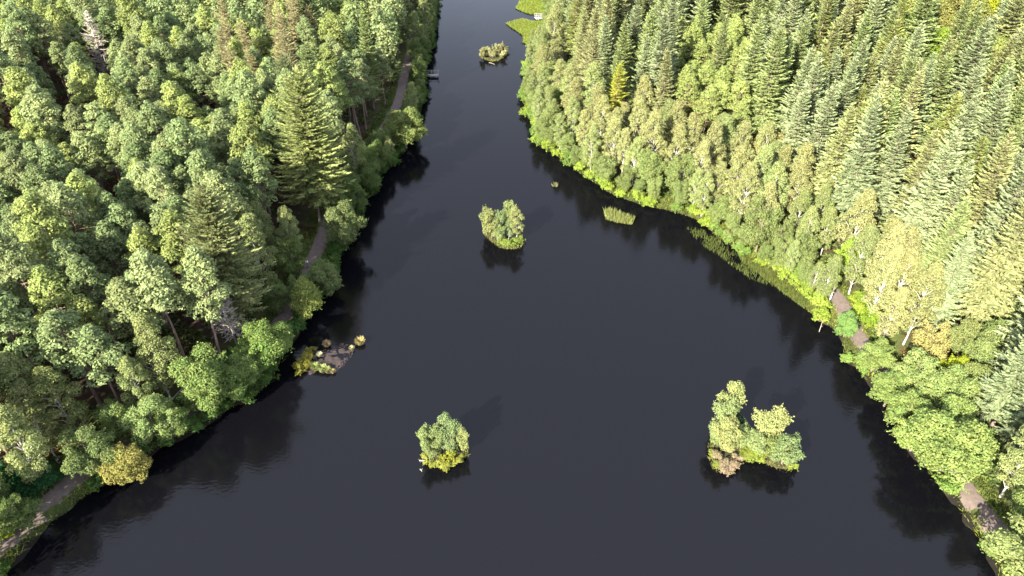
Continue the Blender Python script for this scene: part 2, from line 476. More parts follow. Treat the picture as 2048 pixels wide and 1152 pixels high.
def make_spruce(seed, h=28, r=3.6, z0=4.0, dz=.52, per=6, up=.35, droop=.35, mat_bark=None, tw=.30, thin=1.0, steps=6, power=.82, bare=False, ragged=.18, njit=.3):
    g = np.random.default_rng(seed)
    T, pts, rad = trunk_tubes(g, h, h * .0105, .10, 1.0, 8, 10)
    Q = []
    z = z0
    while z < h - .25:
        f = (z - z0) / (h - z0)
        L0 = r * (1 - f) ** power * (.72 + .28 * min(1, f / .12)) + .22
        k = per if f < .9 else 4
        a0 = g.uniform(0, 6.28)
        for j in range(k):
            if g.uniform() < .05: continue
            a = a0 + j * 6.283 / k + g.normal(0, .16)
            L = L0 * (1 + g.normal(0, ragged)); L = max(.25, L)
            zz = z + g.normal(0, .16)
            e0 = up * (1.5 * f) - droop * (1 - f) + g.normal(0, .10)
            s = np.linspace(0, 1, steps + 1)
            out = L * s * (1 - .06 * s)
            rise_ = L * (e0 * s + .22 * s ** 2.2 * (1 - .5 * f))
            ca, sa = math.cos(a), math.sin(a)
            b = at_z(pts, zz)
            ax = np.stack([b[0] + ca * out, b[1] + sa * out, b[2] + rise_], 1)
            d = unit(np.gradient(ax, axis=0))
            upv = np.array([0, 0, 1.0]); side = np.array([-sa, ca, 0])
            if L > 1.6 and f < .8: T.add([ax[0], ax[steps // 2]], [.045, .02], 4)
            # side twigs, longer in the middle, combed forward
            idx = np.arange(1, steps)
            p = ax[idx]; tl = L * tw * (1.05 - .75 * s[idx]) * g.uniform(.75, 1.25, len(idx)) + .12
            for sg in (-1, 1):
                dd = d[idx] * .75 + sg * side * .75 + np.array([0, 0, -.10]) + g.normal(0, .12, (len(idx), 3))
                Q.append(spray_quads(p, dd, tl, .10 * thin + tl * .19, upv + g.normal(0, njit, (len(idx), 3))))
            # the axis itself: overlapping sprays out to the tip
            i2 = np.arange(1, steps + 1, 2)
            Q.append(spray_quads(ax[np.maximum(i2 - 2, 0)], ax[i2] - ax[np.maximum(i2 - 2, 0)] + g.normal(0, .03, (len(i2), 3)),
                                 L / steps * 2.7 + .2, .16 * thin + min(L * .05, .16), upv + g.normal(0, njit + .05, (len(i2), 3))))
        z += dz * (1 - .35 * f) * g.uniform(.85, 1.15)
    tip = at_z(pts, h - .1)
    Q.append(spray_quads(np.repeat(tip[None] - [0, 0, .6], 3, 0), np.array([[0, 0, 1.]] * 3), .95, .16, g.normal(0, 1, (3, 3))))
    return T.mesh('trunk', mat_bark or M_bark), mesh_quads('crown', np.concatenate(Q), M_needle)

def lobed(g, center, rx, ry, rz, nl, lr, n, ln, wd, low=-.45, sprig=1.75):
    d = unit(g.normal(size=(nl, 3))); d[:, 2] = np.maximum(d[:, 2], low - .1)
    rr = g.uniform(.25, 1, nl) ** .45
    cen = center + d * rr[:, None] * np.array([rx, ry, rz]) * .78
    cen = cen + g.normal(0, .10, cen.shape) * np.array([rx, ry, rz * .6])
    rad = lr * g.uniform(.45, 1.30, nl)
    Q = []
    for i in range(nl):
        m = int(n / nl * (rad[i] / lr) ** 2)
        q = unit(g.normal(size=(m, 3))); q[:, 2] = np.where(q[:, 2] < low, -q[:, 2], q[:, 2])
        p = cen[i] + q * rad[i] * g.uniform(.68, 1.08, m)[:, None] * np.array([1, 1, .88])
        oth = np.ones(m, bool)
        for j in range(nl):
            if j != i: oth &= np.linalg.norm(p - cen[j], axis=1) > rad[j] * .66
        p, q = p[oth], q[oth]; m = len(p)
        if m: Q.append(leaf_quads(p, q + np.array([0, 0, .25]) + g.normal(0, .55, (m, 3)), ln * g.uniform(.65, 1.35, m), wd * g.uniform(.65, 1.35, m), g))
    ns = int(nl * 2.2)                                  # leafy sprigs that break the outline
    w = g.integers(0, nl, ns); dv = unit(cen[w] - center + g.normal(0, .5 * rx, (ns, 3)) + np.array([0, 0, .25 * rz]))
    for k in range(ns):
        L = rad[w[k]] * g.uniform(.95, sprig); m = 16
        s = g.uniform(.5, 1, m)[:, None]
        p = cen[w[k]] + dv[k] * L * s + g.normal(0, .10 * lr, (m, 3))
        Q.append(leaf_quads(p, dv[k] * .5 + np.array([0, 0, .4]) + g.normal(0, .7, (m, 3)), ln * g.uniform(.7, 1.3, m), wd * g.uniform(.7, 1.3, m), g))
    return np.concatenate(Q), cen

def make_broadleaf(seed, h=10, rx=3.6, rz=3.8, nl=30, lr=1.15, n=7000, ln=.34, wd=.24, bark=None, r0=.2, cz=None, low=-.45, sprig=1.75):
    g = np.random.default_rng(seed)
    cz = cz if cz is not None else h - rz
    T, pts, rad = trunk_tubes(g, h * .8, r0, .35, 1.0, 7, 7)
    Q, cen = lobed(g, np.array([pts[-1][0] * .6, pts[-1][1] * .6, cz]), rx, rx * g.uniform(.85, 1.1), rz, nl, lr, n, ln, wd, low, sprig)
    for c in cen[:: max(1, nl // 14)]:
        b = at_z(pts, max(h * .14, min(h * .7, c[2] - .55 * math.hypot(c[0], c[1]) - .3)))
        T.add([b, (b + c) / 2 + g.normal(0, .15, 3), c], [r0 * .4, r0 * .25, .02], 5)
    return T.mesh('trunk', bark or M_bark), mesh_quads('crown', Q, M_leaf)

def make_birch(seed, h=13, r=2.2, n=10000):
    g = np.random.default_rng(seed)
    T, pts, rad = trunk_tubes(g, h * .92, .13, .35, 1.0, 7, 8)
    Q = []
    z0 = h * .22
    for k in range(46):
        f = (k + .5) / 46
        z = z0 + (h - z0) * f
        env = r * math.sin(math.pi * min(1, .10 + .88 * f) ** .8) ** .8
        a = k * 2.4 + g.normal(0, .3); q = env * math.sqrt(g.uniform(.15, 1))
        c = at_z(pts, z) + np.array([math.cos(a) * q, math.sin(a) * q, 0])
        b = at_z(pts, max(.6, z - .9 * q - .3))
        T.add([b, (b + c) / 2 + [0, 0, .15], c], [.045, .03, .012], 4)
        pr = g.uniform(.55, .95)
        m = int(n / 46 * (pr / .75) ** 2)
        Q.append(pad_leaves(g, c, pr, 1.05, m, .23, .155, .15, .6))
    return T.mesh('trunk', M_birchbark), mesh_quads('crown', np.concatenate(Q), M_leaf)

def make_dead(seed, h=17, r=2.9, nb=150, z0=5):
    g = np.random.default_rng(seed)
    T, pts, rad = trunk_tubes(g, h, .20, .2, 1.0, 7, 9)
    B = Tubes()
    for k in range(nb):
        f = k / nb; z = z0 + (h - z0) * f; L = r * (1 - .75 * f) * g.uniform(.6, 1.15); a = g.uniform(0, 6.28)
        b = at_z(pts, z); d = np.array([math.cos(a), math.sin(a), g.uniform(-.15, .5)])
        m = b + d * L * .55; e = b + d * L + np.array([0, 0, .18 * L])
        B.add([b, m, e], [.07, .055, .02], 4)
        for t in (.4, .6, .8):
            s = b + d * L * t
            B.add([s, s + (d * .6 + g.normal(0, .6, 3)) * L * .35], [.045, .02], 4)
    return T.mesh('trunk', M_dead), B.mesh('branches', M_dead)

def make_shrub(seed, r=1.1, h=1.3, n=2000, ln=.17, wd=.11, nl=15, mat=None):
    g = np.random.default_rng(seed)
    S = Tubes()
    Q, cen = lobed(g, np.array([0, 0, h * .48]), r, r * g.uniform(.8, 1.1), h * .55, nl, r * .40, n, ln, wd, -.25)
    Q[:, :, 2] = np.maximum(Q[:, :, 2], -.05)
    for c in cen[:6]: S.add([[0, 0, -.15], c * .5 + [0, 0, -.05], c], [.03, .02, .008], 4)
    return S.mesh('stems', M_bark), mesh_quads('leaves', Q, mat or M_leaf)

TPL = {
    'pine': [make_pine(100 + i, 18 + (i % 3 - 1) * 1.2,   .42 + .03 * (i % 4), 2.75 + .22 * (i % 4), 54 + 4 * (i % 3)) for i in range(9)],
    'spruce': [make_spruce(200 + i, 21 + (i % 3) * 1.2, 3.3 + .25 * (i % 4), 2.4 + .6 * (i % 3), .44, 7, .38, .32, None, .30, 1.05, 10, .80, False, .18, .45) for i in range(8)],
    'larch': [make_spruce(300 + i, 21, 2.6 + .2 * i, 5.0, .46, 6, .30, .30, M_pinebark, .34, .7, 7, .62, False, .28) for i in range(4)],
    'fir': [make_spruce(400 + i, 26, 6.6, 5.0, .46, 11, .34, .20, M_bark, .20, .95, 16, .55, False, .22, .8) for i in range(2)],
    'oak': [make_broadleaf(500 + i, 10 + i % 2, 3.7, 4.4, 44, 1.10, 21000, .25, .17, cz=5.2 + .5 * (i % 2), low=-.75) for i in range(5)],
    'alder': [make_broadleaf(600 + i, 9.5, 2.6, 4.5, 38, .95, 15000, .22, .155, None, .14, cz=4.9, low=-.85) for i in range(5)],
    'willow': [make_broadleaf(650 + i, 6.0, 1.9, 2.9, 30, .70, 7500, .20, .13, None, .09, cz=3.1, low=-.9, sprig=1.4) for i in range(4)],
    'birch': [make_birch(700 + i, 13 + i % 2, 2.1 + .15 * (i % 3)) for i in range(5)],
    'dead': [make_dead(800 + i) for i in range(2)],
    'shrub': [make_shrub(900 + i, 1.0 + .1 * (i % 3), 1.3 + .2 * (i % 2)) for i in range(6)],
}
RADIUS = {'pine': 2.7, 'spruce': 3.2, 'larch': 2.4, 'fir': 5.5, 'oak': 3.6, 'alder': 2.6, 'willow': 1.9, 'birch': 2.1, 'dead': 2.0, 'shrub': 1.0}
HEIGHT = {'pine': 18, 'spruce': 22, 'larch': 21, 'fir': 26, 'oak': 10.5, 'alder': 9.5, 'willow': 6, 'birch': 13.5, 'dead': 17, 'shrub': 1.4}
NAME = {'pine': 'pine_tree', 'spruce': 'spruce_tree', 'larch': 'larch_tree', 'fir': 'fir_tree', 'oak': 'broadleaf_tree', 'alder': 'waterside_tree', 'willow': 'willow_tree',
        'birch': 'birch_tree', 'dead': 'dead_tree', 'shrub': 'shrub'}
CAT = {'shrub': 'shrub'}
PARTS = {'dead': ('trunk', 'branches'), 'shrub': ('stems', 'leaves')}

LEAF_GAIN = (1.22, 1.36, 1.18)                          # leaf colours below are reflectances seen by eye; the leaves also let light through
def vary(c, amt=.10):
    c = tuple(a * b for a, b in zip(c, LEAF_GAIN))
    k = 1 + R.uniform(-amt, amt) * 1.6
    return tuple(max(0.0, v * k * (1 + R.uniform(-amt, amt) * .18)) for v in c)

placed = []                                            # x, y, crown radius
counts = {}
def plant(kind, x, y, col, label, group=None, s=1.0, sz=None, rz=None, z=None, tilt=.025, variant=None, jitter=.10):
    tpl = TPL[kind][(R.randrange(len(TPL[kind])) if variant is None else variant)]
    e = link(NAME[kind], None)
    e.empty_display_size = .5
    e.location = (x, y, float(HZ(x, y)) if z is None else z)
    e.rotation_euler = (R.gauss(0, tilt), R.gauss(0, tilt), R.uniform(0, 6.28) if rz is None else rz)
    sz = s if sz is None else sz
    e.scale = (s, s, sz)
    tag(e, label, CAT.get(kind, 'tree'), group)
    a, b = PARTS.get(kind, ('trunk', 'crown'))
    link(a, tpl[0], e)
    c = link(b, tpl[1], e); c.color = (*vary(col, jitter), 1)
    placed.append((x, y, RADIUS[kind] * s))
    counts[kind] = counts.get(kind, 0) + 1
    return e

# leaf and needle colours (base colours)
PINE_BLUE, PINE_GREY, PINE_YEL = (.078, .110, .052), (.100, .120, .060), (.115, .140, .045)
SPRUCE_GREY, SPRUCE_GRN, SPRUCE_OLIVE = (.125, .150, .078), (.105, .140, .055), (.140, .145, .065)
LARCH_OCHRE, LARCH_OLIVE = (.165, .155, .060), (.135, .150, .045)
BIRCH_OCHRE, BIRCH_GRN = (.135, .140, .055), (.105, .140, .045)
OAK_GRN, OAK_DARK, OAK_LIGHT = (.080, .115, .035), (.035, .070, .025), (.120, .160, .045)
LIME, YELLOW, BROWN = (.150, .210, .025), (.210, .200, .030), (.150, .105, .075)

# ------------------------------------------------------------------ trees that stand out, each at its own place
def at_px(kind, px, py, col, label, group=None, **k):
    x, y = PG(px, py)
    return plant(kind, x, y, col, label, group, **k)

LAND = []                                              # landmarks that labels may refer to
def landmark(o, words): LAND.append((o.location.x, o.location.y, words)); return o

landmark(at_px('fir', 640, 445, (.158, .162, .068), 'broad yellow-green fir, tallest tree beside the jetty-bank path', s=1.0, sz=1.05, variant=0), 'the tallest broad fir')
landmark(at_px('fir', 478, 672, (.155, .158, .074), 'broad pale fir with bare lower boughs over a brown clearing', s=.82, sz=.92, variant=1), 'the pale clearing fir')
landmark(at_px('spruce', 748, 218, (.120, .138, .058), 'slim pointed conifer with a long pale bare trunk above the jetty', s=.85, sz=.95, variant=2), 'the slim pale-trunked conifer')
at_px('fir', 600, 300, (.130, .138, .074), 'dense grey-green fir just behind the tallest yellow-green one', s=.6, sz=.78, variant=1)
landmark(at_px('oak', 812, 296, (.098, .108, .040), 'round olive tree leaning out over the water below the jetty', s=1.30, sz=1.0, variant=0), 'the round olive tree')
landmark(at_px('oak', 262, 958, (.132, .116, .040), 'round golden-leaved tree overhanging the water beside the gravel path', s=.74, sz=.66, variant=1), 'the golden-leaved tree')
at_px('oak', 200, 945, (.082, .100, .042), 'grey-green tree beside the golden-leaved one', s=.80, sz=.85, variant=2)
at_px('oak', 322, 885, (.110, .128, .055), 'pale round tree between the golden tree and the shore clearing', s=.80, sz=.75, variant=3)
landmark(at_px('oak', 428, 815, (.105, .130, .045), 'fresh green tree with low boughs hanging over the lake', s=1.05, sz=.95, variant=4), 'the low-boughed green tree')
at_px('oak', 535, 735, (.100, .128, .042), 'bushy green tree at the water edge facing the weedy shoal', s=1.0, sz=.85, variant=0)
at_px('alder', 622, 636, (.130, .138, .045), 'narrow yellow-green tree between the path and the lake', s=.85, sz=.85, variant=1)
at_px('alder', 655, 590, (.085, .098, .042), 'round half-shaded tree on the bank beside the narrow yellow-green one', s=.9, sz=.7, variant=2)
at_px('oak', 692, 500, (.090, .098, .045), 'dull green tree with drooping boughs over the path bend', s=.85, sz=1.1, variant=2)
at_px('birch', 118, 925, (.115, .115, .052), 'tall ochre-green birch behind the gravel path', s=1.0, sz=.85, variant=0)
at_px('birch', 165, 895, (.110, .115, .048), 'second ochre-green birch behind the gravel path', s=1.05, sz=.85, variant=1)
landmark(at_px('dead', 232, 195, BROWN, 'bare pale dead tree standing among the blue-green pines', s=1.15, sz=1.15, variant=0), 'the bare dead tree')
landmark(at_px('dead', 482, 712, BROWN, 'grey dead tree beside the pale fir near the shore', s=.85, sz=.7, variant=1), 'the grey shore snag')
landmark(at_px('larch', 38, 330, (.190, .100, .066), 'rusty brown dying conifer among the green pines', s=1.0, sz=.92, variant=0), 'the rusty dying conifer')
landmark(at_px('larch', 1828, 430, (.140, .142, .045), 'smooth olive larch with a long pale trunk among the spruces', s=1.0, sz=1.05, variant=1), 'the smooth olive larch')
landmark(at_px('larch', 1222, 288, (.175, .165, .030), 'bright yellow larch among the spruces behind the lake bend', s=.9, sz=.85, variant=2), 'the bright yellow larch')
landmark(at_px('larch', 1590, 265, (.140, .145, .045), 'slim olive larch in the spruce plantation', s=.8, sz=.85, variant=3), 'the slim olive larch')
landmark(at_px('oak', 1692, 560, (.125, .165, .028), 'lime-green leafy tree at the head of the bare path stretch', s=.75, sz=.75, variant=3), 'the lime-green path tree')
at_px('oak', 1688, 672, (.085, .125, .042), 'small fresh green tree overhanging the water beside the bare path stretch', s=.50, sz=.42, variant=4)
landmark(at_px('oak', 1888, 775, (.185, .195, .022), 'bright yellow-green tree standing over a dark hollow', s=.55, sz=.6, variant=1), 'the yellow-green hollow tree')
at_px('alder', 1835, 735, (.165, .135, .058), 'orange-tinted feathery tree beside the shore path', s=.9, sz=.9, variant=3)
landmark(at_px('oak', 1880, 945, (.106, .126, .044), 'wide pale green tree hanging over the lake above the dark path corner', s=1.25, sz=.95, variant=0), 'the wide pale lakeside tree')
at_px('oak', 2045, 1160, (.122, .132, .056), 'big pale tree at the end of the dark path corner', s=1.3, sz=.85, variant=1)
landmark(at_px('oak', 1990, 60, (.195, .195, .020), 'vivid yellow tree beyond the spruce plantation', s=1.5, variant=2), 'the vivid yellow tree')
at_px('oak', 1890, 110, (.135, .125, .045), 'olive-gold broadleaf tree in a gap of the spruces', s=1.5, variant=3)
at_px('oak', 1855, 140, (.125, .165, .030), 'lime-green young tree in a gap of the spruces', s=1.1, variant=4)
for (u, v, s, sz) in [(1742, 742, .62, .6), (1768, 812, .70, .62), (1795, 855, .75, .7), (1822, 900, .8, .7), (1850, 922, .8, .75)]:
    at_px('oak', u, v, (.125, .150, .052), 'pale green tree leaning over the water between shore path and lake', 'pale trees between shore path and lake', s=s, sz=sz)
for (u, v, s, sz) in [(650, 578, .55, .6), (684, 440, .6, .65), (700, 400, .6, .7), (735, 350, .7, .7), (468, 800, .7, .65), (500, 770, .65, .6), (565, 705, .6, .6), (350, 872, .6, .5)]:
    at_px('oak', u, v, (.098, .122, .044), 'bushy green tree hiding the path along the pinewood shore', 'bushy trees hiding the pinewood shore path', s=s, sz=sz)
for (u, v, s, sz) in [(1598, 520, .75, .75), (1640, 515, .7, .7), (1575, 490, .8, .8), (1625, 490, .7, .8)]:
    at_px('birch', u, v, (.130, .138, .060), 'light green birch screening the hidden path behind the lime bushes', 'birches screening the hidden path', s=s, sz=sz)
for (u, v, s, sz) in [(1985, 850, .80, .72), (2030, 900, .8, .72), (2005, 790, .85, .8), (2045, 830, .9, .85)]:
    at_px('spruce', u, v, (.150, .160, .098), 'silver-green spruce behind the broadleaf trees by the path corner', 'spruces behind the path-corner trees', s=s, sz=sz)
for (u, v, s, sz, c) in [(1928, 800, .75, .7, (.115, .130, .050)), (1945, 745, .8, .8, (.110, .128, .052)), (1912, 715, .7, .75, (.125, .130, .055)), (1970, 720, .8, .8, (.100, .122, .048))]:
    at_px('alder', u, v, c, 'loose green tree around the dark hollow inland of the shore path', 'loose trees around the dark hollow', s=s, sz=sz)
JX, JY = P0(866, 152)
LAND.append((JX, JY, 'the railed jetty'))
LAND.append((*P0(1085, 40), 'the twin reed beds'))
LAND.append((*PG(190, 350), 'the brown bracken gap'))

# ------------------------------------------------------------------ the woods
PINE_BLUE, PINE_GREY, PINE_YEL = (.108, .126, .062), (.126, .136, .068), (.138, .150, .056)
SPRUCE_GREY, SPRUCE_GRN, SPRUCE_OLIVE = (.172, .182, .110), (.155, .170, .078), (.178, .172, .086)
LARCH_OLIVE = (.140, .145, .052)
BIRCH_OCHRE, BIRCH_GRN = (.154, .144, .070), (.134, .142, .064)
OAK_GRN, OAK_LIGHT = (.090, .108, .042), (.120, .138, .054)

VIS = [(572, 632), (640, 488), (372, 838), (800, 190), (810, 145), (30, 1080), (80, 1030), (130, 985), (1675, 600), (1692, 632), (1708, 665),
       (1785, 775), (1955, 1020), (1970, 1035), (190, 350), (405, 690), (420, 725), (455, 610), (465, 650), (450, 580), (82, 632), (866, 150), (740, 175), (738, 110), (738, 75), (785, 240), (815, 285), (790, 280),
       (120, 160), (105, 130), (440, 215), (410, 215), (262, 930), (185, 110), (205, 110), (225, 120), (190, 140), (225, 150), (205, 165), (55, 980), (10, 230), (30, 230), (20, 260), (8, 255), (70, 130), (120, 200), (90, 170), (140, 240), (130, 270), (165, 350), (215, 345), (190, 365), (400, 205), (450, 225), (1985, 15), (1860, 110), (545, 330), (600, 260), (560, 400), (430, 500), (400, 450), (1835, 300), (800, 260)]
def covers(kind, s, x, y, z):
    h = HEIGHT[kind] * s; r = RADIUS[kind] * s
    lo = {'pine': .56, 'spruce': .2, 'larch': .25, 'birch': .25}.get(kind, .15)
    for f in np.linspace(lo + .06, .93, 7):
        a = project(x, y, z + h * f)
        if a is None: continue
        rr = r * (.85 if f < .8 else .5) * FPX / a[2]
        for (u, v) in VIS:
            if (u - a[0]) ** 2 + (v - a[1]) ** 2 < rr * rr: return True
    return False

def zone(x, y, px, py, right):
    """kind, colour, colour word for a tree whose foot is at x, y and whose crown shows near px, py"""
    d = float(SDIST(x, y)); u = R.random()
    if not right:
        if d < 5.5:
            return (('alder', OAK_GRN, 'mid-green') if u < .55 else ('oak', (.078, .096, .036), 'dull green') if u < .8 else ('birch', BIRCH_GRN, 'light green'))
        if 450 < px < 620 and py < 150 and u < .6: return 'larch', (.180, .150, .085), 'straw-coloured'
        if 620 < px < 880 and py < 260 and u < .30: return 'spruce', (.112, .128, .058), 'grey-green'
        if px < 420 and py < 60 and u < .35: return 'oak', (.125, .136, .050), 'yellowish'
        if d < 11 and u < .25: return 'birch', BIRCH_GRN, 'light green'
        if px < 420 and py > 760 and u < .55: return 'oak', OAK_GRN, 'mid-green'
        v = R.random()
        return ('pine',) + ((PINE_BLUE, 'blue-green') if v < .42 else (PINE_GREY, 'grey-green') if v < .75 else (PINE_YEL, 'yellow-green'))
    strip = 10 + 4 * float(vnoise(x / 22, y / 22, 77)) + (8 if 1250 < px < 1640 else 0)
    if px > 1700 and py > 660:
        if d < 22 or u < .25:
            return ('oak', OAK_LIGHT, 'pale green') if u < .6 else ('alder', (.112, .136, .048), 'mid-green') if u < .85 else ('birch', BIRCH_GRN, 'light green')
        return 'spruce', SPRUCE_GREY, 'silver-green'
    if d < strip:
        if d < 4: return ('alder', (.114, .128, .052), 'mid-green') if u < .7 else ('birch', BIRCH_GRN, 'light green')
        return ('birch', BIRCH_OCHRE, 'ochre-tinted') if u < .55 else ('birch', BIRCH_GRN, 'light green') if u < .8 else ('oak', OAK_LIGHT, 'pale green')
    if 1360 < px < 1490 and 30 < py < 210:
        return ('pine', PINE_YEL, 'yellow-green') if u < .7 else ('oak', (.150, .128, .050), 'golden') if u < .9 else ('spruce', SPRUCE_GRN, 'fresh green')
    if 1480 < px < 1580 and 160 < py < 300 and u < .5: return 'oak', (.160, .125, .050), 'golden'
    if 1790 < px < 2010 and py < 130 - abs(px - 1880) * .3 and u < .93: return 'oak', ((.120, .120, .042) if u < .5 else (.130, .112, .045) if u < .75 else (.085, .105, .036)), ('olive' if u < .5 else 'golden' if u < .75 else 'mid-green')
    if u < .06: return 'larch', LARCH_OLIVE, 'olive'
    if 1090 < px < 1350 and u < .30: return 'spruce', (.150, .142, .075), 'ochre-green'
    v = R.random()
    return ('spruce',) + ((SPRUCE_GREY, 'silver-green') if v < .45 else (SPRUCE_GRN, 'fresh green') if v < .78 else (SPRUCE_OLIVE, 'olive-green'))

GAPS = [(190, 350, 6.0), (405, 690, 4.5), (110, 190, 4.5), (85, 640, 2.0), (420, 215, 3), (1690, 620, 3.0), (55, 1000, 4)]
gaps = [(*PG(a, b), r) for a, b, r in GAPS]
WORD = {'pine': 'pine', 'spruce': 'spruce', 'larch': 'larch', 'oak': 'broadleaf tree', 'alder': 'waterside tree', 'birch': 'birch'}
def describe(kind, word, x, y, rt, rel):
    """words and group for a tree of the woods: size, colour, kind and the landmark it stands by"""
    size = 'tall' if rel > 1.07 else 'low' if rel < .93 else 'middling'
    best = min(LAND, key=lambda l: (l[0] - x) ** 2 + (l[1] - y) ** 2 + (1e6 if (l[0] > 0) != rt else 0))
    dd = math.hypot(best[0] - x, best[1] - y)
    how = 'close by' if dd < 13 else 'around' if dd < 26 else 'in the wood beyond'
    art = {'close by': 'close by', 'around': 'standing out from', 'in the wood beyond': 'well away from'}[how]
    art = {'close by': 'close beside', 'around': 'a few trees away from', 'in the wood beyond': 'deep in the wood past'}[how]
    lab = f'{size} {word} {WORD[kind]} {art} {best[2]}'
    return lab, f'{lab}, one of several'

SPACE = {'pine': 3.4, 'spruce': 4.5, 'larch': 4.0, 'oak': 4.4, 'alder': 3.3, 'birch': 3.3}
cell = {}
def near(x, y, r):
    cx, cy = int(x // 8), int(y // 8)
    for i in (-1, 0, 1):
        for j in (-1, 0, 1):
            for (a, b, q) in cell.get((cx + i, cy + j), ()):
                if (a - x) ** 2 + (b - y) ** 2 < ((q + r) / 2) ** 2: return True
    return False
def mark(x, y, r): cell.setdefault((int(x // 8), int(y // 8)), []).append((x, y, r))
for (x, y, r) in placed: mark(x, y, r * (1.7 if r > 4.2 else 1.35))

def in_view(kind, s, x, y, z):
    h = HEIGHT[kind] * s
    for fz in (1.02, .7, .4, .1):
        a = project(x, y, z + h * fz)
        if a and -RADIUS[kind] * s * FPX / a[2] < a[0] < W + RADIUS[kind] * s * FPX / a[2] and -8 < a[1] < HH + 25: return True
    return False

cands = []
# first the belt of trees hugging the water on both banks
for pl, rt in ((left, False), (right, True)):
    t = unit(np.gradient(pl, axis=0)); nrm = np.stack([-t[:, 1], t[:, 0]], 1)
    if SDIST(*(pl[len(pl) // 2] + nrm[len(pl) // 2] * 2)) < 0: nrm = -nrm
    acc = 0
    for k in range(1, len(pl)):
        acc += np.linalg.norm(pl[k] - pl[k - 1])
        if acc < 1.8: continue
        acc = 0
        for off in (R.uniform(.5, 1.5), R.uniform(2.4, 4.5)):
            x, y = pl[k] + nrm[k] * off
            if not (8 < y < 335) or SDIST(x, y) < .35 or PDIST(x, y) < 1.0: continue
            z = float(HZ(x, y)); a = project(x, y, z + 5)
            if a is None: continue
            kind, col, word = zone(x, y, a[0], a[1], rt)
            s = R.uniform(.45, .75) if off < 2 else R.uniform(.7, .95)
            if near(x, y, SPACE[kind] * s): continue
            if covers(kind, s, x, y, z): continue
            if not in_view(kind, s, x, y, z): continue
            mark(x, y, SPACE[kind] * s)
            cands.append((a[2], kind, col, word, x, y, rt, True, z, s))
N = 90000
XS = rng.uniform(-220, 220, N); YS = rng.uniform(5, 338, N)
D_ = SDIST(XS, YS); PD_ = PDIST(XS, YS); RT = isright(XS, YS); Z_ = HZ(XS, YS)
for x, y, d, pd, rt, z in zip(XS, YS, D_, PD_, RT, Z_):
    if d < 1.2 or pd < 1.9: continue
    q = project(x, y, z + 15)
    if q is None: continue
    px, py, dep = q
    if px < (-330 if py < 500 else -750) or px > W + 160 or py < -110 or py > HH + 500: continue
    if any((x - a) ** 2 + (y - b) ** 2 < r * r for a, b, r in gaps): continue
    rt = bool(rt)
    kind, col, word = zone(x, y, px, py, rt)
    r = SPACE[kind]
    if near(x, y, r): continue
    s = R.gauss(1, .09)
    if kind in ('spruce', 'larch') and rt: s *= float(np.clip(.72 + d / 60, .72, 1.02))
    if kind == 'pine': s *= .92 if not rt else .8
    if kind == 'birch': s *= .95
    if kind == 'oak' and rt and d > 30: s *= 1.45
    seen = in_view(kind, s, x, y, z)
    if seen and covers(kind, s, x, y, z): continue
    mark(x, y, r)
    cands.append((dep, kind, col, word, x, y, rt, seen, z, s))
cands.sort(key=lambda c: c[0])
LIMIT = 290
n_kind = {}
forest_far = []
for dep, kind, col, word, x, y, rt, seen, z, s in cands:
    if seen and n_kind.get(kind, 0) < LIMIT:
        n_kind[kind] = n_kind.get(kind, 0) + 1
        lab, grp = describe(kind, word, x, y, rt, s)
        plant(kind, x, y, col, lab, grp, s=s, sz=s * R.gauss(1, .04), z=z)
    else:
        forest_far.append((kind, x, y, z, s, col, seen))

# the remaining trees, far back or beyond the edge of view, as one mass
def quads_of(me):
    co = np.empty(len(me.vertices) * 3, np.float32); me.vertices.foreach_get('co', co)
    return co.reshape(-1, 4, 3)
LOD = {}
for k in WORD:
    LOD[k] = []
    for (tr, cr) in TPL[k][:4]:
        q = quads_of(cr); step = max(1, len(q) // 700); q = q[::step]
        c = q.mean(1, keepdims=True); q = c + (q - c) * min(1.9, math.sqrt(step) * .85)
        h = HEIGHT[k] * .8
        tq = np.array([[[-.16, 0, -.3], [.16, 0, -.3], [.06, 0, h], [-.06, 0, h]], [[0, -.16, -.3], [0, .16, -.3], [0, .06, h], [0, -.06, h]]], np.float32)
        LOD[k].append((q, tq))
Qs, Cs = [], []
for kind, x, y, z, s, col, seen in forest_far:
    q, tq = R.choice(LOD[kind]); a = R.uniform(0, 6.28); ca, sa = math.cos(a), math.sin(a)
    M = np.array([[ca, sa, 0], [-sa, ca, 0], [0, 0, 1]]) * s
    A = np.concatenate([q, tq]) @ M + np.array([x, y, z])
    Qs.append(A)
    cc = np.tile(np.array([*vary(col), 1.0]), (len(A), 1)); cc[len(q):] = (.09, .065, .05, 1); Cs.append(cc)
def tinted(name, Q, cols, mat):
    me = mesh_quads(name, Q, mat)
    at = me.attributes.new('tint', 'FLOAT_COLOR', 'FACE'); at.data.foreach_set('color', np.asarray(cols, np.float32).ravel())
    return me
if Qs:
    tag(link('woodland', tinted('woodland', np.concatenate(Qs), np.concatenate(Cs), M_mass)), 'rest of the wood stretching away behind the counted trees', 'woodland', kind='stuff')

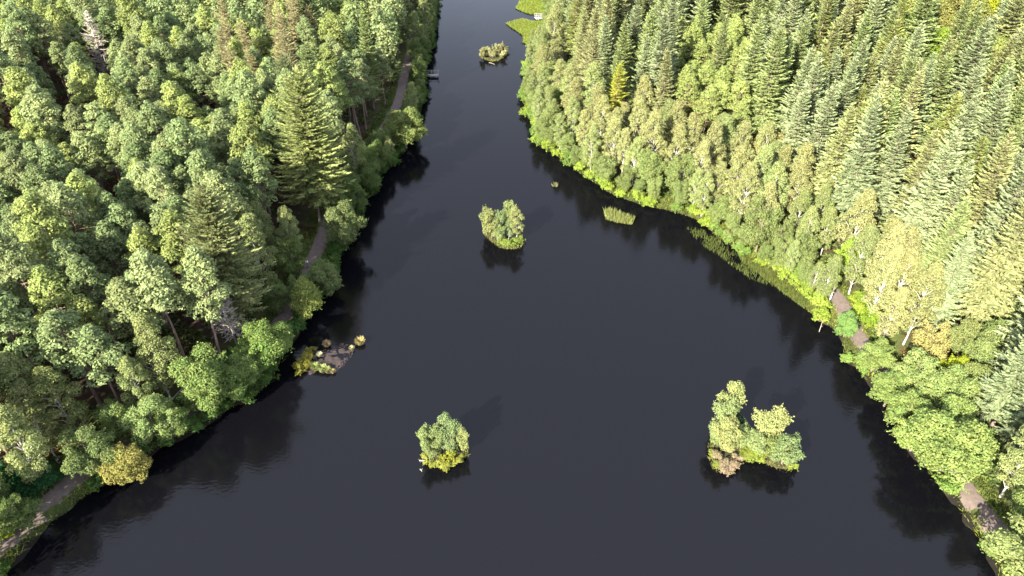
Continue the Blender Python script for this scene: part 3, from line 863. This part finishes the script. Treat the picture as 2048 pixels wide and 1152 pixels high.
# ------------------------------------------------------------------ bushes along the water's edge
def px_in(px, py, boxes): return any(a <= px <= c and b <= py <= d for a, b, c, d in boxes)
NO_SHRUB = [(0, 960, 175, 1152), (1655, 600, 1720, 700), (1900, 1010, 2000, 1080), (850, 140, 885, 160), (1060, 20, 1110, 100)]
LIME_BOX = [(1190, 350, 1315, 425), (1355, 415, 1425, 460), (1520, 500, 1660, 640), (1780, 760, 1850, 900)]
n_shrub = 0
for pl, rt in ((left, False), (right, True)):
    t = unit(np.gradient(pl, axis=0)); nrm = np.stack([-t[:, 1], t[:, 0]], 1)
    if SDIST(*(pl[len(pl) // 2] + nrm[len(pl) // 2] * 2)) < 0: nrm = -nrm
    acc = 0
    for k in range(1, len(pl)):
        acc += np.linalg.norm(pl[k] - pl[k - 1])
        if acc < 1.75: continue
        x, y = pl[k] + nrm[k] * R.uniform(-.1, .8)
        z = float(HZ(x, y)); a = project(x, y, z + .5)
        if a is None or not (-20 < a[0] < W + 20 and -5 < a[1] < HH + 15) or px_in(a[0], a[1], NO_SHRUB) or PDIST(x, y) < 1.6: continue
        acc = 0
        best = min(LAND, key=lambda l: (l[0] - x) ** 2 + (l[1] - y) ** 2 + (1e6 if (l[0] > 0) != rt else 0))
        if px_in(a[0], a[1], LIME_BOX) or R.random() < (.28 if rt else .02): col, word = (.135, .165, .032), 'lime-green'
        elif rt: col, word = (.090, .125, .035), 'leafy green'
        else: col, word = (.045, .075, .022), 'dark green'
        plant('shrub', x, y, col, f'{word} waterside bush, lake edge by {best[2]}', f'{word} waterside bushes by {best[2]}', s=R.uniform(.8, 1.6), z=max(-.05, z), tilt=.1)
        n_shrub += 1
# the dark bush mass behind the gravel path and a few bank bushes
for i, (u, v, s) in enumerate([(15, 985, 2.1), (50, 975, 2.3), (88, 968, 1.9), (25, 1015, 1.6), (62, 1005, 1.5), (-15, 1010, 2.2)]):
    at_px('shrub', u, v, (.022, .058, .024), 'glossy dark bush in the thicket above the gravel path', 'dark thicket bushes above the gravel path', s=s)
for i, (u, v, s, c, w) in enumerate([(22, 1068, .7, (.15, .18, .02), 'yellow'), (5, 1080, .7, (.15, .18, .02), 'yellow')]):
    at_px('shrub', u, v, c, 'small bright yellow bush beside the gravel path', 'small yellow bushes beside the gravel path', s=s)
for i, (u, v, s, c) in enumerate([(1722, 630, 1.3, (.120, .150, .024)), (1735, 650, 1.5, (.115, .155, .024)), (1712, 605, 1.1, (.125, .155, .026)), (1728, 615, 1.5, (.105, .145, .026)), (1748, 640, 1.6, (.10, .14, .026))]):
    at_px('shrub', u, v, c, 'lime-green bush lining the inland side of the bare path stretch', 'lime bushes beside the bare path stretch', s=s)
for i, (u, v, s, c) in enumerate([(1640, 606, 1.0, (.115, .155, .03)), (1622, 575, 1.1, (.10, .14, .03)), (1655, 578, 1.0, (.11, .15, .03)), (1600, 555, 1.2, (.095, .13, .035)), (1580, 530, 1.3, (.12, .16, .025)), (1560, 515, 1.3, (.13, .16, .022)), (1668, 560, 1.1, (.10, .14, .03)), (1636, 552, 1.2, (.09, .13, .035))]):
    at_px('shrub', u, v, c, 'fresh green bush on the bank above the sparse shore reeds', 'bushes on the bank above the sparse shore reeds', s=s)
for i, (u, v, s) in enumerate([(755, 330, 2.0), (742, 345, 1.7), (770, 325, 1.6), (735, 365, 1.5)]):
    at_px('shrub', u, v, (.040, .085, .026), 'deep green bush on the bank below the round olive tree', 'deep green bushes below the round olive tree', s=s)
for i, (u, v, s) in enumerate([(470, 735, 1.6), (450, 750, 1.4), (490, 745, 1.5), (440, 738, 1.2), (600, 655, 1.0), (585, 668, 1.1)]):
    at_px('shrub', u, v, (.045, .085, .028), 'deep green bush between the brown clearing and the lake', 'deep green bushes between clearing and lake', s=s)

# ------------------------------------------------------------------ islands
def sample_poly(poly, n, g):
    p = np.array([P0(*q) for q in poly]); lo, hi = p.min(0), p.max(0); out = []
    while sum(map(len, out)) < n:
        c = g.uniform(lo, hi, (n * 2, 2)); out.append(c[inside(c[:, 0], c[:, 1], p)])
    return np.concatenate(out)[:n]
def blades(xy, z0, h, w, lean, g):
    n = len(xy); a = g.uniform(0, 6.28, n); hh = h * g.uniform(.55, 1.2, n)
    base = np.column_stack([xy, np.broadcast_to(z0, (n,))])
    ln = g.normal(0, lean, (n, 2)) * hh[:, None]
    tip = base + np.column_stack([ln, hh]); s = np.column_stack([np.cos(a), np.sin(a), np.zeros(n)]) * w / 2
    mid = base * .5 + tip * .5
    return np.stack([base, mid - s, tip, mid + s], 1)
def island(outline, top, label):
    c2 = catmull([P0(*p) for p in outline] + [P0(*outline[0])], .5)[:-1]
    cen = c2.mean(0); n = len(c2)
    th = np.arange(n)
    rings = [(1.02, -.5), (.92, -.02), (.86, .14), (.7, top * .7), (.45, top), (.15, top)]
    V = []
    for f, z in rings:
        jit = 1 + .03 * vnoise(th / 2.0, th * 0, int(f * 100))
        p = cen + (c2 - cen) * (f * jit)[:, None]
        V.append(np.column_stack([p, np.full(n, z) + .05 * vnoise(p[:, 0] * 2, p[:, 1] * 2, 5) * (z > 0)]))
    V = np.concatenate(V); F = []
    for k in range(len(rings) - 1):
        i = np.arange(n); j = (i + 1) % n
        F.append(np.stack([k * n + i, k * n + j, (k + 1) * n + j, (k + 1) * n + i], 1))
    V = np.vstack([V, [[cen[0], cen[1], top]]])
    i = np.arange(n); j = (i + 1) % n; b = (len(rings) - 1) * n
    F = [np.concatenate(F), np.stack([b + i, b + j, np.full(n, len(V) - 1)], 1)]
    g = np.random.default_rng(n)
    k = g.integers(0, n, n * 26); f = g.uniform(.78, .97, len(k))
    xy = cen + (c2[k] - cen) * f[:, None] + g.normal(0, .12, (len(k), 2))
    o = link('rim_grass', mesh_quads('rim_grass', blades(xy, -.02, .5, .08, .5, g), M_reed)); o.color = (.105, .112, .034, 1)
    tag(o, 'straw-green grass fringing the ' + label.split(',')[0], 'grass', kind='stuff')
    return tag(link('island', mesh_np('island', V, F, M_soil, True)), label, kind='structure')

def isle(kind, u, v, col, label, group, z=.2, **k):
    if kind == 'willow': k['s'] *= 1.06; k['sz'] *= 1.12
    x, y = P0(u, v); return plant(kind, x, y, col, label, group, z=z, tilt=.06, **k)

PALE, PALEO, GREYG = (.130, .146, .066), (.152, .152, .068), (.112, .132, .068)
island([(968, 470), (985, 486), (1005, 498), (1035, 499), (1047, 488), (1042, 470), (1015, 462), (990, 460)], .4, 'small wooded islet ringed by lime bushes, midway down the lake')
for i, (u, v, s, sz, c, w) in enumerate([(984, 480, .85, .95, PALEO, 'pale ochre willow spreading from the end of the lime-ringed islet'), (973, 471, .62, .9, PALEO, 'smaller pale willow at the tip of the lime-ringed islet'),
        (1001, 474, .72, .85, GREYG, 'shaded grey-green willow in the middle of the lime-ringed islet'), (1015, 470, .72, 1.15, PALE, 'tallest willow of the lime-ringed islet'), (996, 485, .55, .6, PALE, 'low pale willow beside the lime bushes of the islet')]):
    isle('willow', u, v, c, w, 'willows on the lime-ringed islet', s=s, sz=sz, variant=i % 4)
isle('birch', 1034, 478, PALEO, 'white-stemmed birch on the lime-ringed islet', None, s=.62, sz=.48, variant=0)
isle('birch', 1017, 482, GREYG, 'thin white-stemmed sapling beside the islet birch', None, s=.35, sz=.30, variant=2)
for (u, v, s) in [(1008, 490, .9), (1020, 494, 1.0), (1033, 492, .95), (1040, 484, .8), (1000, 488, .6), (1026, 486, .6)]:
    isle('shrub', u, v, (.118, .140, .036), 'lime-green bush at the rim of the lime-ringed islet', 'lime bushes of the islet', z=.05, s=s, sz=s * .8)

island([(848, 905), (852, 922), (870, 934), (900, 937), (926, 922), (938, 905), (925, 892), (890, 887), (860, 892)], .35, 'rounded bushy islet with a yellow bush, facing open water')
for i, (u, v, s, sz, c, w) in enumerate([(889, 902, .62, .95, GREYG, 'tallest grey-green willow of the rounded bushy islet'), (860, 908, .55, .8, PALE, 'pale willow at the blunt end of the rounded bushy islet'), (875, 910, .6, .72, PALE, 'bushy pale willow in the middle of the rounded islet'),
        (908, 900, .48, .8, GREYG, 'small grey-green willow behind the yellow bush'), (928, 904, .42, .66, PALEO, 'small upright willow at the pointed end of the rounded islet'), (866, 920, .45, .5, PALE, 'low willow at the waterline of the rounded islet'), (900, 912, .42, .5, GREYG, 'low willow beside the yellow bush of the rounded islet')]):
    isle('willow', u, v, c, w, 'willows on the rounded islet', s=s, sz=sz, variant=i % 4)
isle('shrub', 901, 920, (.140, .138, .022), 'bright yellow bush on the rounded islet', None, z=.1, s=.9)
for (u, v, s) in [(854, 920, .6), (866, 930, .6), (882, 932, .65), (896, 934, .65), (912, 926, .65), (922, 916, .5)]:
    isle('shrub', u, v, (.150, .145, .035), 'straw-green tuft of bush at the foot of the rounded islet', 'rim bushes of the rounded islet', z=.02, s=s, sz=s * .7)

island([(1416, 912), (1422, 938), (1452, 945), (1480, 926), (1505, 918), (1530, 926), (1560, 940), (1592, 940), (1588, 918), (1552, 898), (1532, 878), (1492, 862), (1466, 832), (1440, 832), (1426, 860), (1418, 888)], .4, 'largest islet, wooded and forked, with a brown heathery corner')
for i, (u, v, s, sz, c, w) in enumerate([(1446, 842, .85, 1.1, PALEO, 'tallest pale ochre willow at the back of the forked islet'), (1436, 872, .75, .95, PALE, 'pale willow on the outer side of the forked islet'), (1470, 872, .5, .55, (.055, .085, .045), 'willow coloured dark as if shaded in the notch of the forked islet'),  # notch willow: shadow of the gap put into its leaf colour
        (1448, 905, .85, .9, PALEO, 'broad pale willow above the brown heathery corner'), (1474, 898, .7, .62, PALE, 'bushy willow in the heart of the forked islet'), (1530, 888, .95, 1.05, PALEO, 'wide-crowned pale willow on the second arm of the forked islet'),
        (1503, 910, .65, .55, PALE, 'low pale willow beside the lime bushes of the forked islet'), (1540, 918, .65, .6, (.12, .135, .05), 'low yellow-green willow between the two arms of the forked islet'), (1562, 930, .9, .75, (.105, .128, .062), 'round grey-green willow at the far tip of the forked islet'), (1428, 892, .5, .6, PALE, 'small willow overhanging the notch side of the forked islet')]):
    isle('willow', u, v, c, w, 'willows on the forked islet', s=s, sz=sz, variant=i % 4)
for (u, v, s) in [(1444, 934, .95), (1460, 932, .95), (1438, 922, .8), (1472, 922, .8), (1452, 940, .8)]:
    isle('shrub', u, v, (.175, .130, .095), 'pinkish-brown heathery bush on the corner of the forked islet', 'brown bushes of the forked islet', z=.08, s=s, sz=s * .8)
for (u, v, s) in [(1490, 912, .9), (1504, 918, .95), (1496, 902, .9), (1516, 920, .8), (1582, 936, .8), (1432, 934, .5), (1462, 926, .5), (1425, 912, .7)]:
    isle('shrub', u, v, (.118, .132, .030), 'yellow-lime bush low on the forked islet', 'yellow-lime bushes of the forked islet', z=.1, s=s, sz=s * .8)

island([(960, 112), (970, 120), (988, 124), (1008, 116), (1014, 108), (1000, 100), (975, 104)], .3, 'tiny islet of straw-coloured bushes below the reed beds')
for k in range(17):
    u = 964 + 46 * (k + .5) / 17; v = 112 + R.uniform(-7, 7) - (u - 985) * .12
    isle('shrub', u, v, vary((.120, .098, .060), .14), 'straw-coloured bush on the tiny islet below the reed beds', 'straw bushes of the tiny islet', s=R.uniform(.8, 1.25), sz=R.uniform(1.0, 1.9))

# ------------------------------------------------------------------ reeds, tussocks, weed
def reeds(name, poly, n, h, w, lean, col, label, cat='reeds', thin=None):
    g = np.random.default_rng(abs(hash(label)) % 1000 if False else len(label) * 13 + n)
    xy = sample_poly(poly, n, g)
    if thin: xy = xy[vnoise(xy[:, 0] / thin, xy[:, 1] / thin, 3) + .25 * g.normal(size=len(xy)) > -.05]
    o = link(name, mesh_quads(name, blades(xy, -.15, h, w, lean, g), M_reed)); o.color = (*col, 1)
    return tag(o, label, cat, kind='stuff')
reeds('reed_bed', [(1031, 17), (1046, 24), (1062, 29), (1090, 30), (1112, 22), (1112, -20), (1070, -20), (1048, -6)], 15000, .7, .22, .55, (.108, .136, .026), 'lime-green reed bed beyond the timber fishing platform')
reeds('reed_bed', [(1013, 48), (1034, 41), (1045, 39), (1062, 44), (1092, 43), (1100, 60), (1092, 92), (1078, 93), (1046, 86), (1049, 73), (1030, 60)], 16000, .7, .22, .55, (.105, .132, .027), 'pointed lime-green reed bed on the near side of the timber fishing platform')
reeds('reed_clump', [(1207, 425), (1222, 424), (1240, 430), (1268, 441), (1264, 450), (1238, 447), (1212, 440)], 1500, 1.3, .10, .16, (.120, .135, .045), 'isolated pale reed clump standing off the curved shore')
reeds('reed_clump', [(1104, 370), (1110, 368), (1116, 370), (1115, 374), (1106, 374)], 120, .7, .10, .3, (.13, .13, .06), 'tiny tuft of reeds alone in open water')
reeds('reed_fringe', [(1372, 458), (1402, 462), (1432, 472), (1470, 496), (1530, 536), (1600, 588), (1640, 622), (1648, 648), (1600, 612), (1545, 575), (1500, 560), (1440, 515), (1400, 490)], 3800, .9, .06, .22, (.060, .075, .022), 'sparse dark reed fringe in shallow water along the curved shore', thin=2.2)
reeds('reed_fringe', [(1470, 490), (1530, 532), (1600, 588), (1648, 634), (1640, 642), (1590, 604), (1530, 560), (1480, 520)], 4200, .8, .08, .3, (.075, .090, .024), 'denser green reed margin against the bank below the lime bushes')

def make_tussock(seed, r=.7, h=.8, n=260):
    g = np.random.default_rng(seed)
    a = g.uniform(0, 6.28, n); q = r * np.sqrt(g.uniform(0, 1, n)) * .55
    base = np.column_stack([np.cos(a) * q, np.sin(a) * q, np.full(n, -.1)])
    out = np.column_stack([np.cos(a) * r * g.uniform(.3, 1, n), np.sin(a) * r * g.uniform(.3, 1, n), h * g.uniform(.5, 1.1, n)])
    tip = base * .6 + out; s = np.column_stack([-np.sin(a), np.cos(a), np.zeros(n)]) * .05
    mid = base * .5 + tip * .5 + np.array([0, 0, .18])
    S = Tubes(); S.add([[0, 0, -.3], [0, 0, .02], [0, 0, .16]], [r * .62, r * .6, r * .3], 9)
    return S.mesh('root_mound', M_mud), mesh_quads('blades', np.stack([base, mid - s, tip, mid + s], 1), M_reed)
TPL['tussock'] = [make_tussock(40 + i) for i in range(4)]
RADIUS['tussock'] = .8; HEIGHT['tussock'] = .8; NAME['tussock'] = 'grass_tussock'; CAT['tussock'] = 'grass'; PARTS['tussock'] = ('root_mound', 'blades')
STRAW = (.190, .145, .070)
for (u, v, s, c, w) in [(720, 687, 1.1, STRAW, 'large straw tussock at the outer end of the weedy shoal'), (704, 699, .6, (.22, .19, .11), 'small cream tussock next to the large straw one'),
        (654, 691, .9, (.17, .12, .075), 'brownish tussock on the shoreward rim of the weedy shoal'), (639, 712, .65, (.24, .22, .15), 'whitish tussock in the middle of the weedy shoal'),
        (632, 738, 1.0, (.13, .145, .055), 'pale green tussock beside the yellow bushes of the shoal'), (644, 741, 1.0, (.14, .15, .06), 'second pale green tussock beside the yellow bushes of the shoal'),
        (655, 743, .8, (.15, .15, .065), 'low straw-green tussock trailing along the shoal edge'), (666, 745, .6, STRAW, 'flat straw tussock at the tail of the shoal edge')]:
    isle('tussock', u, v, c, w, 'tussocks on the weedy shoal', z=.03, s=s)
for (u, v, s) in [(617, 710, .8), (613, 720, .85), (608, 730, .85), (602, 742, .9), (612, 738, .7), (622, 702, .6)]:
    isle('shrub', u, v, (.135, .118, .028), 'golden bush on the shoreward end of the weedy shoal', 'golden bushes on the weedy shoal', z=.02, s=s, sz=s * .8)
# the shoal itself: mud that barely breaks the surface
poly = [(596, 742), (612, 700), (650, 684), (690, 682), (728, 680), (725, 698), (700, 720), (690, 742), (655, 752), (620, 750)]
pp = np.array([P0(*q) for q in poly]); lo, hi = pp.min(0) - 1, pp.max(0) + 1
sx = np.arange(lo[0], hi[0], .22); sy = np.arange(lo[1], hi[1], .22); SX, SY = np.meshgrid(sx, sy)
dd = seg_dist(SX, SY, np.vstack([pp, pp[:1]])) * np.where(inside(SX, SY, pp), 1, -1)
SZ = np.clip(dd * .12, -.4, .06) - .075 + .075 * vnoise(SX / .8, SY / .8, 61) + .05 * vnoise(SX / .3, SY / .3, 62)
i = (np.arange(len(sy) - 1)[:, None] * len(sx) + np.arange(len(sx) - 1)[None, :]).ravel()
tag(link('mud_bank', mesh_np('mud_bank', np.stack([SX.ravel(), SY.ravel(), SZ.ravel()], 1), np.stack([i, i + 1, i + len(sx) + 1, i + len(sx)], 1), M_mud, True)), 'dark weedy mud shoal just breaking the surface near the pinewood shore', kind='structure')
g = np.random.default_rng(5)
xy = sample_poly([(628, 700), (690, 686), (712, 692), (705, 712), (678, 745), (645, 745), (640, 720)], 3000, g)
xy = xy[vnoise(xy[:, 0] / .7, xy[:, 1] / .7, 8) + .3 * g.normal(size=len(xy)) > .55]
o = link('floating_weed', mesh_quads('floating_weed', leaf_quads(np.column_stack([xy, g.uniform(.02, .07, len(xy))]), np.array([0, 0, 1.0]) + g.normal(0, .25, (len(xy), 3)), .15, .08, g), M_reed)); o.color = (.085, .066, .068, 1)
tag(o, 'pinkish floating weed scattered over the mud shoal', 'weed', kind='stuff')

# ------------------------------------------------------------------ grass and undergrowth
def visible(x, y, z, m=30):
    dz = z - CAM_H; dep = y * CP - dz * SP; up = y * SP + dz * CP
    px = W / 2 + FPX * x / dep; py = HH / 2 - FPX * up / dep
    return (px > -m) & (px < W + m) & (py > -m) & (py < HH + m), dep
g = np.random.default_rng(77)
n = 900000
X = g.uniform(-100, 110, n); Y = g.uniform(30, 190, n)
d = SDIST(X, Y); pd = PDIST(X, Y)
keep = (d > -.25) & ((d < 3.5) | ((pd > 1.2) & (pd < 3.2))) & (pd > 1.15)
X, Y = X[keep], Y[keep]; Z = HZ(X, Y); ok, dep = visible(X, Y, Z); X, Y, Z = X[ok], Y[ok], Z[ok]
sc = vnoise(X / 1.1, Y / 1.1, 54) + .5 * g.normal(size=len(X)) - .02 * np.hypot(X, Y)
sel = np.argsort(-sc)[:130000]; X, Y, Z = X[sel], Y[sel], Z[sel]
Q = blades(np.column_stack([X, Y]), np.maximum(Z, -.05) - .04, .5 + .25 * np.clip(vnoise(X / 1.1, Y / 1.1, 54), -.6, 1), .11, .65, g)
pn = vnoise(X / 3, Y / 3, 55)[:, None]; rt = isright(X, Y)[:, None]
base = np.where(rt, np.array([[.085, .105, .022]]), np.array([[.066, .092, .024]]))
cols = np.column_stack([np.clip(base * (1 + .35 * pn + .25 * g.normal(size=pn.shape)) + np.maximum(pn, 0) * np.array([[.03, .015, .0]]), 0, 1), np.ones(len(X))])
tag(link('grass', tinted('grass', Q, cols, M_mass)), 'rough grass on the lake banks and path verges', 'grass', kind='stuff')
X = g.uniform(-150, 150, n); Y = g.uniform(30, 260, n)
d = SDIST(X, Y); pd = PDIST(X, Y)
cl = vnoise(X / 5, Y / 5, 91) + .6 * vnoise(X / 1.6, Y / 1.6, 92)
keep = (d > 3) & (pd > 1.6) & (cl > np.where(isright(X, Y), -.45, .12))
X, Y = X[keep], Y[keep]; Z = HZ(X, Y); ok, dep = visible(X, Y, Z); X, Y, Z, dep = X[ok], Y[ok], Z[ok], dep[ok]
sel = np.argsort(dep * g.uniform(.6, 1.6, len(X)))[:150000]; X, Y, Z = X[sel], Y[sel], Z[sel]
hgt = g.uniform(.05, .9, len(X)) * np.clip(.6 + .6 * vnoise(X / 5, Y / 5, 91), .2, 1.2)
Q = leaf_quads(np.column_stack([X, Y, Z + hgt]), np.column_stack([g.normal(0, .45, (len(X), 2)), np.ones(len(X))]), .55 * g.uniform(.6, 1.4, len(X)), .28, g)
mixn = (vnoise(X / 8, Y / 8, 93)[:, None] > .25)
cols = np.column_stack([np.where(mixn, np.array([[.085, .050, .022]]), np.array([[.060, .088, .026]])) * (1 + .2 * g.normal(size=(len(X), 1))).clip(.4, 1.6), np.ones(len(X))])
tag(link('undergrowth', tinted('undergrowth', Q, cols, M_mass)), 'bracken and low green undergrowth on the woodland floor', 'undergrowth', kind='stuff')

# ------------------------------------------------------------------ jetty, platform, post, boulder, logs
def jetty(root_xy, tip_xy, width, deck_z, name, label, cat, rails):
    a, b = np.array(root_xy), np.array(tip_xy); d = b - a; L = float(np.linalg.norm(d)); rz = math.atan2(d[1], d[0])
    e = link(name, None); e.location = (a[0], a[1], 0); e.rotation_euler = (0, 0, rz); tag(e, label, cat)
    npl = max(6, int(L / .34))
    T = Tubes(); T.box((.175, 0, 0), (.31, width, .06)); pm = T.mesh('plank', M_timber, False)
    for k in range(npl):
        o = link('plank', pm, e); o.location = (k * L / npl, 0, deck_z)
    for sgn in (-1, 1):
        T = Tubes(); T.box((L / 2, sgn * (width / 2 - .15), deck_z - .14), (L, .10, .18)); link('beam', T.mesh('beam', M_timber, False), e)
    for k in range(int(L / 1.6) + 1):
        for sgn in (-1, 1):
            x = min(L - .08, .1 + k * 1.6); top = deck_z + (1.0 if sgn in rails else -.06)
            T = Tubes(); T.add([[0, 0, -1.6], [0, 0, top]], [.07, .07], 8)
            o = link('post', T.mesh('post', M_timber), e); o.location = (x, sgn * (width / 2 + .06), 0)
    for sgn in rails:
        for zz in (.55, 1.0):
            T = Tubes(); T.box((L / 2, sgn * (width / 2 + .06), deck_z + zz), (L + .1, .09, .07)); link('rail', T.mesh('rail', M_timber, False), e)
    for zz in (.55, 1.0):
        T = Tubes(); T.box((L + .05, 0, deck_z + zz), (.07, width + .2, .09)); link('rail', T.mesh('rail', M_timber, False), e)
    return e
jetty(P0(838, 154), P0(877, 154), 1.5, .55, 'jetty', 'pale timber jetty with a handrail reaching from the pinewood shore', 'jetty', (1,))
jetty(P0(1112, 36), P0(1070, 39), 2.4, .5, 'fishing_platform', 'weathered timber platform with rails between the two reed beds', 'platform', (1, -1))

x, y = PG(616, 536); e = link('marker_post', None); e.location = (x, y, float(HZ(x, y))); tag(e, 'short post with a white top beside the jetty-bank path', 'post')
T = Tubes(); T.add([[0, 0, -.3], [0, 0, 1.0]], [.07, .06], 8); link('shaft', T.mesh('shaft', M_bark), e)
T = Tubes(); T.box((0, 0, 1.2), (.42, .10, .42), .5); link('sign_plate', T.mesh('sign_plate', M_paint, False), e)

x, y = PG(84, 642); g = np.random.default_rng(3)
nu, nv = 18, 11; uu = np.linspace(0, 2 * math.pi, nu, endpoint=False); vv = np.linspace(-.5, math.pi / 2, nv)
UU, VV = np.meshgrid(uu, vv); rr = 1 + .16 * vnoise(np.cos(UU) * 1.5 + 4, np.sin(UU) * 1.5 + VV * 1.6, 6) + .06 * vnoise(np.cos(UU) * 4, np.sin(UU) * 4 + VV * 4, 7)
RV = np.stack([1.25 * rr * np.cos(VV) * np.cos(UU), 1.05 * rr * np.cos(VV) * np.sin(UU), 1.5 * rr * np.sin(VV)], -1).reshape(-1, 3)
i = np.arange(nv - 1)[:, None] * nu; j = np.arange(nu)[None, :]; j2 = (j + 1) % nu
o = link('boulder', mesh_np('boulder', RV, np.stack([i + j, i + j2, i + nu + j2, i + nu + j], -1).reshape(-1, 4), M_rock, True))
o.location = (x, y, float(HZ(x, y))); tag(o, 'pale rounded boulder in a small gap of the pinewood', 'boulder')

def log(name, p, q, r, label, cat, mat, zs=None, twigs=0):
    a, b = PG(*p), PG(*q); za, zb = (zs if zs else (float(HZ(*a)) + r, float(HZ(*b)) + r)); L = math.hypot(*(b - a))
    e = link(name, None); e.location = (a[0], a[1], za); tag(e, label, cat)
    v = np.array([b[0] - a[0], b[1] - a[1], zb - za]); T = Tubes(); m = v * .5 + np.array([0, 0, .03])
    T.add([v * 0, v * .25 + [.02, .03, 0], m, v * .8, v], [r, r * .95, r * .85, r * .7, r * .45], 8); link('stem', T.mesh('stem', mat), e)
    g = np.random.default_rng(int(abs(p[0])))
    for k in range(twigs):
        f = .35 + .6 * k / max(1, twigs); s = v * f; w = np.array([g.normal(0, .4), g.normal(0, .4), abs(g.normal(0, .25))]) * max(.6, L * .25)
        T = Tubes(); T.add([s, s + w * .5, s + w], [r * .4, r * .25, r * .1], 5); link('twig', T.mesh('twig', mat), e)
    return e
log('fallen_log', (104, 613), (116, 634), .17, 'pale fallen log beside the boulder in the pinewood', 'log', M_dead, None, 2)
log('fallen_log', (345, 800), (440, 700), .13, 'thin fallen trunk lying across the brown clearing', 'log', M_dead, None, 3)
log('snag', (1657, 606), (1661, 600), .13, 'leaning bare white trunk on the bank beside the bare path stretch', 'trunk', M_birchbark, (.3, 3.4), 2)
log('dead_branch', (1638, 664), (1646, 640), .05, 'thin dead stick poking out of the water below the bare path stretch', 'branch', M_dead, (-.05, .55), 1)
log('dead_branch', (839, 922), (850, 926), .05, 'pale dead branch sticking out of the rounded islet', 'branch', M_dead, (.05, .4), 4)
log('dead_branch', (840, 938), (844, 944), .04, 'small pale twig floating beside the rounded islet', 'branch', M_dead, (.0, .08), 2)
log('dead_branch', (978, 125), (990, 129), .05, 'thin floating branch below the tiny straw islet', 'branch', M_dead, (.02, .08), 2)
print('KINDS', n_kind, counts, 'mass', len(forest_far), sum(f[6] for f in forest_far), 'objects', len(bpy.data.objects))
